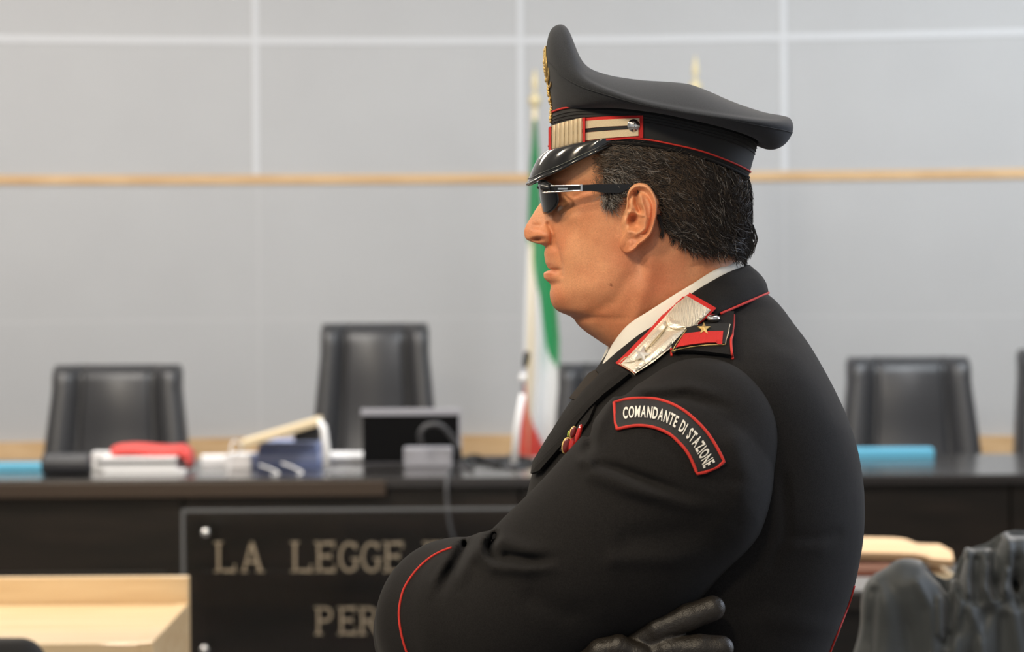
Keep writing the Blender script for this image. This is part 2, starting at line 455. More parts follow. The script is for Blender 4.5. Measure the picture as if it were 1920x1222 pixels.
# ---- head and neck: one surface, horizontal sections ---------------------
zs = np.concatenate([np.arange(186, 330, 4.0), np.arange(330, 610, 1.6), np.arange(610, 800, 5.0)])
nt = 340
tt = np.linspace(0, 1, nt, endpoint=False)
ang = 2 * math.pi * (tt - .16 * np.sin(2 * math.pi * tt) / (2 * math.pi) * 2.2)       # dense at the face
xfs = cur(zs, [(186, 1170), (190, 1130), (202, 1090), (225, 1058), (260, 1042), (300, 1034), (335, 1026), (355, 1030), (375, 1036), (400, 1034),
               (430, 1031), (460, 1031), (490, 1032), (515, 1033), (550, 1035), (572, 1041), (587, 1054), (593, 1067), (606, 1080), (620, 1096), (638, 1122), (655, 1146), (700, 1166), (800, 1185)])
prof = cur(zs, [(186, 1170), (190, 1130), (202, 1090), (225, 1058), (260, 1042), (300, 1033), (330, 1020), (345, 1018), (358, 1022), (366, 1023), (376, 1017), (384, 1010.5), (395, 1003), (405, 997), (415, 990.5),
                (425, 985.2), (435, 982.6), (441, 983.2), (447, 985.5), (451.5, 992), (454.5, 1000), (457, 1009), (460, 1019), (464, 1022), (475, 1020.4), (487, 1021.8), (492, 1022.6), (498, 1025.5), (502, 1027.6),
                (505.5, 1032.5), (508.5, 1024), (513, 1019.2), (519, 1019.6), (524, 1022.5), (530, 1030), (535, 1033), (541, 1032.6), (550, 1031.2), (563, 1032.6), (571, 1035.6), (578, 1040.5), (583, 1046.5), (587, 1054), (593, 1067), (606, 1080),
                (620, 1096), (638, 1122), (655, 1146), (700, 1166), (800, 1185)])
xb = cur(zs, [(186, 1250), (190, 1290), (205, 1330), (225, 1355), (260, 1376), (300, 1388), (330, 1394), (375, 1399), (420, 1398), (455, 1390), (490, 1384), (520, 1388), (560, 1405), (620, 1425), (800, 1440)])
hw = cur(zs, [(186, 40), (190, 75), (205, 112), (225, 132), (260, 143), (300, 146), (340, 144), (380, 143), (420, 140), (460, 138), (500, 136), (540, 132), (570, 126), (600, 120), (650, 119), (800, 130)])
xc = cur(zs, [(120, 1235), (300, 1225), (500, 1222), (600, 1240), (700, 1290), (800, 1310)])
nf = cur(zs, [(120, 2.0), (300, 2.35), (400, 2.3), (500, 2.05), (560, 1.95), (620, 2.0), (800, 2.0)])
fw = cur(zs, [(120, 60), (335, 60), (350, 26), (366, 17), (384, 17), (405, 20), (420, 24), (432, 28), (445, 30), (456, 31), (462, 34), (475, 44), (490, 44), (502, 44), (506, 44), (513, 38), (524, 37), (535, 42), (550, 46), (570, 56), (587, 70), (800, 90)])
Hd = np.empty((len(zs), nt, 3))
ca, sa = np.cos(ang), np.sin(ang)
for i in range(len(zs)):
    front = ca > 0
    e = np.where(front, 2 / nf[i], 2 / 2.2)
    ax_ = np.where(front, xc[i] - xfs[i], xb[i] - xc[i])
    Hd[i, :, 0] = xc[i] - ax_ * np.sign(ca) * np.abs(ca) ** e
    y = -hw[i] * np.sign(sa) * np.abs(sa) ** np.where(front, 2 / 2.15, 2 / 2.2)
    Hd[i, :, 1] = y
    Hd[i, :, 2] = zs[i]
    dl = xfs[i] - prof[i]
    pw = 2.6 if zs[i] < 462 else 2.1
    Hd[i, :, 0] -= np.where(front, dl * np.exp(-(np.abs(y) / fw[i]) ** pw), 0)
def G(ax, az, cx, cz, sx, sz, rot=0):
    c, s = math.cos(rot), math.sin(rot); dx, dz = ax - cx, az - cz
    u, v = dx * c + dz * s, -dx * s + dz * c
    return np.exp(-(u / sx) ** 2 - (v / sz) ** 2)
def sculpt(P):
    """relief of the face: outward displacement, the same on both sides"""
    Q = P.copy(); Q[..., 1] = -np.abs(Q[..., 1])
    ax, az = O.app(Q); ay = np.abs(P[..., 1]); fr = np.clip((ay - 14) / 22, 0, 1)
    d = np.zeros(ax.shape)
    # brow, eye socket, cheekbone
    d += fr * 5 * G(ax, az, 1046, 338, 22, 10)
    d -= fr * 12 * G(ax, az, 1040, 374, 17, 13)
    d -= fr * 9 * G(ax, az, 1030, 392, 9, 15)
    d += fr * 5 * G(ax, az, 1056, 372, 16, 8) 
    d += fr * 6 * G(ax, az, 1072, 404, 26, 16)
    d -= 5 * G(ax, az, 1108, 345, 30, 26)
    d -= 2.2 * np.exp(-(polydist(ax, az, [(1060, 368), (1072, 378), (1072, 386), (1055, 400)]) / 3.0) ** 2)
    d -= 1.8 * np.exp(-(polydist(ax, az, [(1078, 368), (1090, 360), (1102, 358)]) / 3.5) ** 2)
    # wing of the nose
    w = np.clip((ay - 8) / 8, 0, 1) * (ay < 70)
    d += w * 9 * G(ax, az, 1020, 441, 12, 12)
    d -= w * 8 * np.exp(-(polydist(ax, az, [(1028, 420), (1035, 434), (1036, 446), (1033, 458)]) / 4.0) ** 2)
    d -= w * 15 * G(ax, az, 1008, 449, 10, 4.2, -.1)
    d -= w * 4 * G(ax, az, 1007, 424, 10, 6)
    # cheek fold, mouth corner, lips, jaw
    d -= 3.0 * np.exp(-(polydist(ax, az, [(1035, 446), (1046, 470), (1052, 495), (1052, 515)]) / 6.0) ** 2) * fr
    d += 5 * G(ax, az, 1070, 480, 22, 40) * fr
    d -= 5 * G(ax, az, 1041, 508, 8, 6) * fr
    d -= 2.5 * G(ax, az, 1042, 531, 12, 7) * fr
    d += 4 * G(ax, az, 1052, 560, 18, 18) * fr
    d -= 3 * np.exp(-(polydist(ax, az, [(1062, 600), (1100, 592), (1150, 566), (1178, 520)]) / 12.0) ** 2)
    d += 5 * G(ax, az, 1110, 540, 50, 26)
    d += 4 * G(ax, az, 1150, 505, 28, 30)
    # neck muscle, hollow behind the jaw, folds of the neck
    d -= 7 * G(ax, az, 1196, 492, 14, 34, -.25)
    d += 5 * np.exp(-(polydist(ax, az, [(1228, 450), (1215, 520), (1190, 600)]) / 15.0) ** 2)
    d -= 2.0 * np.exp(-(polydist(ax, az, [(1300, 500), (1350, 488), (1400, 490)]) / 5.0) ** 2)
    d -= 26 * G(ax, az, 1193, 402, 17, 30)
    d -= 1.6 * np.exp(-(polydist(ax, az, [(1160, 400), (1155, 425), (1158, 440)]) / 2.2) ** 2)
    d -= 1.2 * np.exp(-(polydist(ax, az, [(1166, 402), (1161, 425)]) / 1.6) ** 2)
    return d
dsp = sculpt(Hd)
nx = Hd[..., 0] - xc[:, None]; ny = Hd[..., 1] * 1.6
nw = np.clip((1046 - Hd[..., 0]) / 12, 0, 1) * np.clip((Hd[..., 2] - 402) / 10, 0, 1) * np.clip((466 - Hd[..., 2]) / 5, 0, 1) * (np.abs(Hd[..., 1]) > 3)
ln0 = np.sqrt(nx ** 2 + ny ** 2) + 1e-6
nxs, nys = nx / ln0 * (1 - nw), ny / ln0 * (1 - nw) + np.sign(ny) * nw
ln = ln0
Hd[..., 0] += dsp * nxs; Hd[..., 1] += dsp * nys
# nostrils: pushed up into the underside of the nose
for sgn in (-1, 1):
    g = np.exp(-((Hd[..., 0] - 1004) / 8) ** 2 - ((Hd[..., 1] - sgn * 13) / 6.5) ** 2 - ((Hd[..., 2] - 454) / 7) ** 2)
    Hd[..., 2] -= 0 * g
HV = Hd.reshape(-1, 3); HF = grid_faces(len(zs), nt, False, True)
top = np.array([[1220, 0, 184]]); ntop = len(HV)
HV = np.vstack([HV, top])

# ---- ears, part of the same surface ---------------------------------------
EAR = [(1200, 342.5), (1212, 345), (1221, 353), (1228, 365), (1232, 378), (1232, 395), (1229.5, 411), (1225, 428), (1219, 441), (1209, 452), (1198, 460), (1189, 470), (1179, 475), (1169, 472),
       (1162.5, 464), (1162, 454), (1166, 443), (1167, 432), (1164, 420), (1166, 406), (1172, 393), (1175, 381), (1175, 366), (1181, 353), (1190, 345)]
def ear(sgn):
    c = np.array([1196.0, 408.0])
    P = catmull(np.array(EAR + [EAR[0]]), 129)[:-1]
    rs = np.concatenate([np.linspace(.02, .96, 54), [1.0]])
    V = []
    for r in rs:
        q = c + (P - c) * r; x, z = q[:, 0], q[:, 1]
        th = np.arctan2(-(P[:, 1] - c[1]), P[:, 0] - c[0])
        h = 9 + 27 * np.clip((x - 1166) / 66, 0, 1) ** 1.1
        rim = np.clip((P[:, 0] - 1168) / 14, 0, 1)
        h = h + rim * 6.5 * np.exp(-((r - .92) / .075) ** 2) - rim * 6 * np.exp(-((r - .76) / .08) ** 2) * (z < 440)
        h += 8 * np.exp(-(polydist(x, z, [(1200, 368), (1207, 392), (1211, 408), (1207, 428), (1194, 438)]) / 5.5) ** 2)
        h -= 18 * np.exp(-(polydist(x, z, [(1193, 363), (1194, 382), (1200, 394)]) / 5.0) ** 2)
        h -= 32 * G(x, z, 1187, 411, 9, 13, .35)
        h -= 12 * G(x, z, 1196, 424, 9, 8)
        h += 5 * np.exp(-(polydist(x, z, [(1178, 398), (1192, 400), (1204, 404)]) / 3.6) ** 2)
        h += 6 * G(x, z, 1170, 412, 5, 9)
        h += 5 * G(x, z, 1183, 434, 9, 5)
        h += 5 * G(x, z, 1175, 458, 10, 11)
        h -= 2.5 * G(x, z, 1186, 448, 9, 4)
        if r > .99: h = h - 4.5
        fade = np.clip((1177 - P[:, 0]) / 10, 0, 1) * np.clip((r - .6) / .4, 0, 1)
        h = h * (1 - fade) + fade * -5
        y = -(142 + h)
        m = 1 + y / F
        V.append(np.stack([CX + (x - CX) * m, y, HY + (z - HY) * m], -1))
    outer = V[-1]
    b1 = outer.copy(); b1[:, 1] += 7
    cc = outer.mean(0)
    b2 = cc + (outer - cc) * np.array([.9, 1, .92]); b2[:, 1] = outer[:, 1] + 12
    b3 = cc + (outer - cc) * np.array([.7, 1, .8]); b3[:, 1] = -120
    V += [b1, b2, b3]
    V = np.vstack(V); V[:, 1] *= -sgn
    Fc = grid_faces(len(rs) + 3, 128, False, True)
    V = np.vstack([V, V[:128].mean(0)])
    k = len(V) - 1
    Fc = np.vstack([Fc, [(k, (j + 1) % 128, j, j) for j in range(128)]])
    return V, Fc
allV = [HV]; allF = [tuple(f) for f in HF] + [(ntop, j, (j + 1) % nt) for j in range(nt)]; off = len(HV)
for sgn in (-1, 1):
    v, f = ear(sgn)
    allV.append(v)
    for q in f:
        q = [int(a) + off for a in q]
        allF.append(tuple(q) if q[2] != q[3] else tuple(q[:3]))
    off += len(v)
# chest, arms and legs under the clothes, joined to the neck
BV = np.vstack(allV)
bm = bmesh.new(); vs = [bm.verts.new(tuple(p)) for p in O.w(BV)]
for f in allF:
    try: bm.faces.new([vs[i] for i in f])
    except ValueError: pass
# underclothes body: loft on from the last neck ring
ring_prev = [vs[(len(zs) - 1) * nt + j] for j in range(nt)]
for (z, cx_, a, b) in [(830, 1320, 190, 240), (900, 1320, 225, 300), (1050, 1300, 240, 310), (1250, 1290, 240, 300), (1450, 1290, 220, 290), (1700, 1290, 225, 300), (1800, 1290, 200, 260)]:
    P = np.stack([cx_ - a * ca, -b * sa, np.full(nt, z)], -1)
    ring = [bm.verts.new(tuple(p)) for p in O.w(P)]
    for j in range(nt):
        bm.faces.new((ring_prev[j], ring[j], ring[(j + 1) % nt], ring_prev[(j + 1) % nt]))
    ring_prev = ring
bm.faces.new(ring_prev)
body = from_bm('body', bm, M['skin'], officer, True)
# complexion (lips, lighter cheeks, paler lid, mole, darker jaw and nape; nostril and mouth shade painted in)
def complexion():
    me = body.data; n = len(me.vertices); co = np.empty(n * 3, np.float32); me.vertices.foreach_get('co', co); co = co.reshape(-1, 3)
    dx = co[:, 0] / O.k; dy = (co[:, 2] - CH) / O.k
    X = CX + dx * CP - dy * SP; Z = HY - (dx * SP + dy * CP); Y = (co[:, 1] - D0) / O.k
    P = np.stack([X, -np.abs(Y), Z], -1); ax, az = O.app(P)
    c = np.ones((n, 3))
    def mixc(w, col): c[:] = c * (1 - w[:, None]) + np.array(col) * w[:, None]
    mixc(.35 * np.clip((az - 520) / 60, 0, 1), (.80, .62, .55))
    mixc(.45 * G(ax, az, 1220, 545, 110, 60), (.86, .62, .58))
    mixc(.5 * G(ax, az, 1198, 492, 18, 26), (1.0, 1.12, 1.35))
    mixc(.4 * G(ax, az, 1000, 440, 22, 20), (1.05, .82, .78))
    mixc(.45 * G(ax, az, 1222, 400, 12, 60), (1.1, .9, .95))
    mixc(.55 * np.exp(-(polydist(ax, az, [(1024, 504), (1032, 506), (1041, 508)]) / 1.8) ** 2), (.45, .3, .3))  # mouth line: shade of the lip crease painted into the colour
    mixc(.28 * G(ax, az, 1100, 430, 40, 40), (1.08, 1.05, 1.0))
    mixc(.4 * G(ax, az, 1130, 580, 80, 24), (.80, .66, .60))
    mixc(.75 * G(ax, az, 1008, 449.5, 10, 3.6, -.1), (.30, .16, .14))  # dark red nostril skin, with the shade of the hollow painted in
    lip = G(ax, az, 1028, 515, 12, 6) + .8 * G(ax, az, 1030, 497, 8, 5)
    mixc(np.clip(lip, 0, 1) * .5, (.90, .58, .62))
    mixc(.35 * G(ax, az, 1085, 545, 70, 40), (.92, .86, .84))
    mixc(.30 * G(ax, az, 1060, 385, 12, 8) , (1.05, 1.1, 1.0))
    mixc(.85 * (((ax - 1145) / 2.6) ** 2 + ((az - 534) / 3.2) ** 2 < 1), (.36, .24, .22))
    mixc(.5 * G(ax, az, 1340, 480, 60, 14), (.55, .5, .5))
    a = me.color_attributes.new('complexion', 'FLOAT_COLOR', 'POINT')
    a.data.foreach_set('color', np.hstack([c, np.ones((n, 1))]).astype(np.float32).ravel())
complexion()
for sgn in (-1, 1):
    c = O.w([1077, sgn * 54, 376]); r = 20 * O.k
    a = [(r * math.sin(t), -r * math.cos(t)) for t in np.linspace(0, math.pi, 16)]
    e = lathe('eye', a, c, M['eyewhite'], officer, 24, 'X', label=None)
    lathe('iris', [(0, -r * 1.03), (r * .35, -r * .96), (r * .48, -r * .87)], c, M['iris'], e, 20, 'X')

# ---- hair ------------------------------------------------------------------
HAIRP = [(1118, 270), (1126, 290), (1130, 315), (1133, 345), (1137, 372), (1150, 384), (1160, 374), (1168, 366), (1178, 352), (1190, 344), (1205, 342), (1222, 352), (1234, 372), (1236, 400), (1240, 428),
         (1256, 442), (1273, 452), (1293, 460), (1335, 460), (1368, 464), (1386, 476), (1410, 476), (1440, 440), (1440, 345), (1402, 331), (1354, 310), (1300, 290), (1250, 277), (1200, 268), (1150, 265), (1118, 262)]
def inpoly(x, y, poly):
    ins = np.zeros(len(x), bool); R = np.array(poly, float)
    for a, b in zip(R, np.roll(R, -1, 0)):
        ins ^= ((a[1] > y) != (b[1] > y)) & (x < (b[0] - a[0]) * (y - a[1]) / (b[1] - a[1] + 1e-12) + a[0])
    return ins
def hair_shell():
    P = Hd.copy(); Q = P.copy(); Q[..., 1] = -np.abs(Q[..., 1]); ax, az = O.app(Q)
    ins = inpoly(ax.ravel(), az.ravel(), HAIRP)
    R = np.array(HAIRP + [HAIRP[0]]); dd = polydist(ax.ravel(), az.ravel(), [tuple(p) for p in R])
    th = np.clip(dd / 14, 0, 1) * 7.5 + .6
    n_ = np.stack([nx / ln, ny / ln, np.zeros_like(nx)], -1).reshape(-1, 3)
    V = P.reshape(-1, 3) + n_ * th[:, None]
    Fk = HF[ins[HF].all(1)]
    used = np.unique(Fk); mp = -np.ones(len(V), int); mp[used] = np.arange(len(used))
    Wv = O.w(V[used])
    return mesh('hair', Wv, mp[Fk][:, ::-1], M['hair'], officer), P, ins, n_
hairo, HP, hins, hn = hair_shell()
def surf_point(z, x, sgn):
    """radial half-width of the head at (x, z)"""
    i = np.clip(np.searchsorted(zs, z), 1, len(zs) - 1)
    a = np.where(x < xc[i], xc[i] - xfs[i], xb[i] - xc[i]); u = np.clip(np.abs(x - xc[i]) / a, 0, .9999)
    n = np.where(x < xc[i], nf[i], 2.2)
    return hw[i] * (1 - u ** n) ** (1 / 2.17)
def strands(count, sgn, matl, name, rad, seed, free=False, region=None):
    rng = np.random.default_rng(seed)
    V = []; Fl = []; k = 0; tri = np.array([0, 2.1, 4.2])
    made = 0
    while made < count:
        x = rng.uniform(1110, 1412); z = rng.uniform(262, 470)
        if region and not (region[0] < x < region[1] and region[2] < z < region[3]): continue
        if not free and not inpoly(np.array([x]), np.array([z]), HAIRP)[0]: continue
        made += 1
        L = rng.uniform(24, 50); n = 8
        if free: L = rng.uniform(12, 26)
        if 1146 < x < 1182 and z > 336: L *= .4
        # flow: back over the temple, down behind the ear, curling out at the nape
        t = np.clip((x - 1130) / 220, 0, 1)
        ang0 = math.radians(8 + 62 * t + 10 * rng.standard_normal())
        if x < 1165 and z > 330: ang0 = math.radians(60 + 15 * rng.standard_normal())
        if x > 1370: ang0 = math.radians(88 + 10 * rng.standard_normal())
        curl = rng.normal(-.028 if z > 400 else .0, .06 if x < 1290 else .04)
        ph = rng.uniform(0, 6.28); amp = rng.uniform(.5, 2.6)
        lift0 = rng.uniform(5, 11); lift1 = lift0 + rng.uniform(0, 5) + (4 if z > 430 else 0)
        cx_, cz_, a = x, z, ang0
        pts = []
        off_back = rng.uniform(-2, 3)
        for s in range(n):
            wob = amp * math.sin(ph + s * .9)
            qx, qz = cx_ + wob * -math.sin(a), cz_ + wob * math.cos(a)
            i = int(np.clip(np.searchsorted(zs, qz), 1, len(zs) - 1))
            qx = min(qx, xb[i] - .4)
            xo, zo = qx, qz
            for _ in range(3):
                y = float(surf_point(zo, xo, sgn)); xo = min(CX + (qx - CX) * (1 - y / F), xb[i] - .4); zo = HY + (qz - HY) * (1 - y / F)
            qx, qz = xo, zo
            l = lift0 + (lift1 - lift0) * s / (n - 1)
            if s == 0: l = max(l - 4, 1)
            vx, vy = qx - xc[i], y * 1.6; lv = math.hypot(vx, vy) + 1e-6
            pts.append((qx + l * vx / lv, (y + l * vy / lv) * sgn, qz))
            st = L / n
            cx_ += st * math.cos(a); cz_ += st * math.sin(a); a += curl * st * .35
        P = np.array(pts)
        r = rad * np.array([.9, 1, 1, 1, .95, .8, .6, .25])
        T = np.gradient(P, axis=0); T /= np.linalg.norm(T, axis=1)[:, None] + 1e-9
        u = np.cross(T, [0, 1, 0.01]); u /= np.linalg.norm(u, axis=1)[:, None] + 1e-9
        v = np.cross(T, u)
        ringv = P[:, None] + r[:, None, None] * (np.cos(tri)[None, :, None] * u[:, None] + np.sin(tri)[None, :, None] * v[:, None])
        V.append(ringv.reshape(-1, 3)); Fl.append(grid_faces(n, 3, False, True) + k); k += n * 3
    return mesh(name, O.w(np.vstack(V)), np.vstack(Fl), matl, hairo, True)
strands(5200, -1, M['hair'], 'dark_strands', .75, 11)
strands(1500, -1, M['hairbrown'], 'brown_strands', .55, 12, region=(1120, 1300, 260, 400))
strands(300, -1, M['hairbrown'], 'temple_strands', .4, 23, True, region=(1112, 1136, 268, 352))
strands(140, -1, M['hairgrey'], 'temple_strands', .35, 24, True, region=(1128, 1156, 362, 386))
strands(900, -1, M['hairbrown'], 'brown_strands', .45, 19)
strands(700, -1, M['hairgrey'], 'grey_strands', .45, 13)
strands(260, -1, M['hairgrey'], 'grey_strands', .45, 17, region=(1120, 1175, 300, 400))
strands(1800, 1, M['hair'], 'dark_strands', .75, 14)
def tips():
    """loose locks curling out over the nape and at the ear"""
    V = []; Fl = []; k = 0; rng = np.random.default_rng(5)
    base = [((1236, 405), (1241, 432), (1239, 446)), ((1252, 425), (1262, 446), (1257, 458)), ((1275, 430), (1283, 452), (1272, 466)), ((1290, 435), (1285, 455), (1292, 470)),
            ((1310, 435), (1312, 456), (1304, 470)), ((1330, 430), (1335, 455), (1328, 467)), ((1365, 430), (1376, 462), (1382, 486)), ((1380, 430), (1388, 465), (1380, 489)),
            ((1395, 430), (1402, 462), (1393, 484)), ((1402, 420), (1409, 450), (1400, 474)), ((1350, 436), (1358, 458), (1356, 470)), ((1300, 430), (1300, 450), (1282, 462)), ((1386, 440), (1396, 470), (1386, 488))]
    tri = np.array([0, 1.57, 3.14, 4.71])
    for b in base:
        for q in range(26):
            j = rng.normal(0, 2.6, 2); P2 = catmull(np.array(b) + j + rng.normal(0, 1.3, (3, 2)), 9)
            pts = []
            for s, (qx, qz) in enumerate(P2):
                i = int(np.clip(np.searchsorted(zs, qz), 1, len(zs) - 1)); qq = min(qx, xb[i] - 1)
                y = float(surf_point(qz, qq, -1)); l = 4 + rng.uniform(0, 1.5) + s * .5
                vx, vy = qq - xc[i], y * 1.6; lv = math.hypot(vx, vy)
                m = 1 - y / F
                pts.append((CX + (max(qx, qq) - CX) * m + (l * vx / lv), -(y + l * vy / lv), HY + (qz - HY) * m))
            P = np.array(pts); r = .7 * np.linspace(1, .3, 9)
            T = np.gradient(P, axis=0); T /= np.linalg.norm(T, axis=1)[:, None] + 1e-9
            u = np.cross(T, [0, 1, .01]); u /= np.linalg.norm(u, axis=1)[:, None] + 1e-9; v = np.cross(T, u)
            R_ = P[:, None] + r[:, None, None] * (np.cos(tri)[None, :, None] * u[:, None] + np.sin(tri)[None, :, None] * v[:, None])
            V.append(R_.reshape(-1, 3)); Fl.append(grid_faces(9, 4, False, True) + k); k += 36
    return mesh('loose_locks', O.w(np.vstack(V)), np.vstack(Fl), M['hair'], hairo, True)
tips()

# ---- sunglasses ---------------------------------------------------------------
glasses = empty('sunglasses', tuple(officer.location)); glasses.parent = officer; glasses.location = (0, 0, 0)
gl_bridge_y = 0
for sgn in (-1, 1):
    # lens: a curved pane, seen almost edge-on from the side
    V = []; n, m = 22, 16
    for i in range(n):
        u = i / (n - 1) * 2 - 1
        for j in range(m):
            t = 2 * math.pi * j / m
            V.append(None)
    nr, na = 10, 40; V = []
    for i in range(nr):
        r = (i + .001) / (nr - 1)
        for j in range(na):
            t = 2 * math.pi * j / na
            cy, cz = math.cos(t) * r, math.sin(t) * r
            yy = 60 + 50 * np.sign(cy) * abs(cy) ** .85
            zz = 370 + 31 * np.sign(cz) * abs(cz) ** .85
            xx = 1008 + 33 * ((yy - 12) / 100) ** 3 + 9 * ((zz - 340) / 62)
            V.append((xx, yy * sgn, zz))
    V = np.array(V); V2 = V + np.array([3.2, 0, 0])
    Fc = grid_faces(nr, na, False, True)
    e = [((nr - 1) * na + j, (nr - 1) * na + (j + 1) % na, (nr - 1) * na + (j + 1) % na + nr * na, (nr - 1) * na + j + nr * na) for j in range(na)]
    Wv = O.w(np.vstack([V, V2])); FF = np.vstack([Fc, Fc[:, ::-1] + nr * na, np.array(e)])
    bm = bmesh.new(); vv = [bm.verts.new(tuple(p)) for p in Wv]
    for f in FF: bm.faces.new([vv[k] for k in f])
    from_bm('lens', bm, M['lens'], glasses, True)
    # rim bead
    P = V[(nr - 1) * na:nr * na] + np.array([1.5, 0, 0])
    tube('rim', O.w(P), 1.3 * O.k, M['darkmetal'], glasses, 6, True)
    # temple: metal front length with two bright rails, black tip over the ear
    def yside(x): return float(np.interp(x, [1018, 1040, 1090, 1150, 1180, 1215, 1235], [112, 126, 141, 150, 152, 154, 150]))
    def rail(za, zb, x0, x1, r, mt, nm):
        xs = np.linspace(x0, x1, 24); pts = []
        for x in xs:
            y = yside(x); mm = 1 - y / F; z = za + (zb - za) * (x - x0) / (x1 - x0)
            pts.append((CX + (x - CX) * mm, sgn * y, HY + (z - HY) * mm))
        return tube(nm, O.w(pts), r * O.k, mt, glasses, 8)
    rail(349.0, 347.2, 1017, 1090, 1.5, M['chrome'], 'temple_rail'); rail(361, 357, 1017, 1090, 1.5, M['chrome'], 'temple_rail')
    def strip(tp, bt, x0, x1, th, mt, nm, n=40):
        xs = np.linspace(x0, x1, n); V = []
        for x in xs:
            y = yside(x); mm = 1 - y / F
            for (z, o) in ((tp(x), th), (bt(x), th), (bt(x), -th), (tp(x), -th)):
                V.append((CX + (x - CX) * mm, sgn * (y + o), HY + (z - HY) * mm))
        Fc = [tuple(f) for f in grid_faces(n, 4, False, True)] + [(0, 1, 2, 3), tuple(4 * (n - 1) + q for q in (3, 2, 1, 0))]
        bm = bmesh.new(); vv = [bm.verts.new(tuple(p)) for p in O.w(V)]
        for f in Fc: bm.faces.new([vv[k] for k in f])
        return from_bm(nm, bm, mt, glasses, False)
    strip(lambda x: 349.5 - (x - 1017) * .025, lambda x: 361 - (x - 1017) * .05, 1017, 1089, .8, M['blackplastic'], 'temple_core')
    strip(lambda x: 345.5, lambda x: 358.5, 1088.5, 1092, 2.4, M['chrome'], 'hinge')
    strip(lambda x: float(np.interp(x, [1091, 1120, 1180, 1215], [346.5, 345, 345.5, 347])), lambda x: float(np.interp(x, [1091, 1110, 1130, 1160, 1180, 1215], [358, 358, 361, 362, 354, 350])), 1091, 1213, 2.2, M['blackplastic'], 'temple_tip')
    strip(lambda x: 352.6, lambda x: 355.6, 1046, 1064, 1.3, M['chrome'], 'temple_emblem')
    tube('hinge_block', O.w([(1016, sgn * 108, 353), (1030, sgn * 122, 354)]), 6 * O.k, M['darkmetal'], glasses, 10)
tube('bridge', O.w(catmull([(1014, -12, 356), (1008, 0, 351), (1014, 12, 356)], 12)), 1.8 * O.k, M['darkmetal'], glasses, 8)
for ch in list(glasses.children): ch.matrix_parent_inverse = Matrix.Translation(-officer.location)
# ================================================================== THE CAP
def zper(za, y):            # height on the midplane frame of something seen at height za, at depth y
    return HY + (za - HY) * (1 - np.abs(y) / F)
def xper(xa, y): return CX + (xa - CX) * (1 - np.abs(y) / F)
cap = empty('peaked_cap', (0, 0, 0)); cap.parent = officer
def fixcap(o=None):
    for ch in cap.children: ch.matrix_parent_inverse = Matrix.Translation(-officer.location)
spine = lambda x: cur(x, [(1020, 105), (1024, 84), (1028, 66), (1034, 54), (1042, 47), (1050, 45), (1058, 47), (1066, 55), (1073, 71), (1081, 96), (1095, 121), (1112, 132.6), (1143, 142.5), (1174, 148), (1213, 152.3), (1253, 154.3), (1287, 158),
                           (1320, 169), (1365, 189), (1399, 201.6), (1438, 212.9), (1466, 217), (1480, 223), (1488, 232)])
rimz = lambda x: cur(x, [(1020, 106), (1024, 92), (1034, 104), (1048, 124), (1066, 140), (1090, 155), (1130, 172), (1180, 190), (1240, 205), (1300, 216), (1360, 224), (1420, 231), (1470, 235), (1488, 236)])
btop = lambda x: cur(x, [(1020, 222), (1036, 213), (1056, 206), (1084, 202), (1134, 201.5), (1200, 208), (1300, 228), (1399, 253), (1422, 267)])
bbot = lambda x: cur(x, [(1020, 288), (1028, 284), (1050, 277), (1098, 268), (1150, 267), (1200, 270), (1250, 279), (1300, 291), (1354, 311), (1403, 332)])
nc = 160
ca_t = 2 * math.pi * np.arange(nc) / nc
def ell(cx_, a, b, n=2.15):
    c, s = np.cos(ca_t), np.sin(ca_t)
    return cx_ - a * np.sign(c) * np.abs(c) ** (2 / n), -b * np.sign(s) * np.abs(s) ** (2 / n)
bx1, by1 = ell(1229, 193, 160, 2.1)        # band top
bx0, by0 = ell(1216, 187, 157, 2.1)        # band bottom
rx, ry = ell(1255, 232, 232, 2.2)          # crown rim
bz1 = zper(btop(bx1), by1); bz0 = zper(bbot(bx0), by0)
rz = zper(rimz(rx), ry)
rings = []
# under side of the crown: from the band outwards to the rim
back = np.clip((bx1 - 1300) / 120, 0, 1)
frontn = np.clip((1090 - bx1) / 60, 0, 1)
P3 = np.stack([bx1, by1, bz1], -1); P0 = np.stack([rx, ry, rz], -1)
dz = (bz1 - rz)
P1 = P0.copy(); P1[:, 2] += dz * .45 + back * 18; P1[:, 0] += (bx1 - rx) * .02; P1[:, 1] += (by1 - ry) * .02
P2 = P3 + (P0 - P3) * np.array([.45, .45, 0]) * (1 - .8 * frontn[:, None]); P2[:, 2] += 6 * (1 - frontn) + back * 26
P2[:, 2] -= frontn * dz * .35
for t in np.linspace(0, 1, 22):
    rings.append((1 - t) ** 3 * P3 + 3 * t * (1 - t) ** 2 * P2 + 3 * t * t * (1 - t) * P1 + t ** 3 * P0)
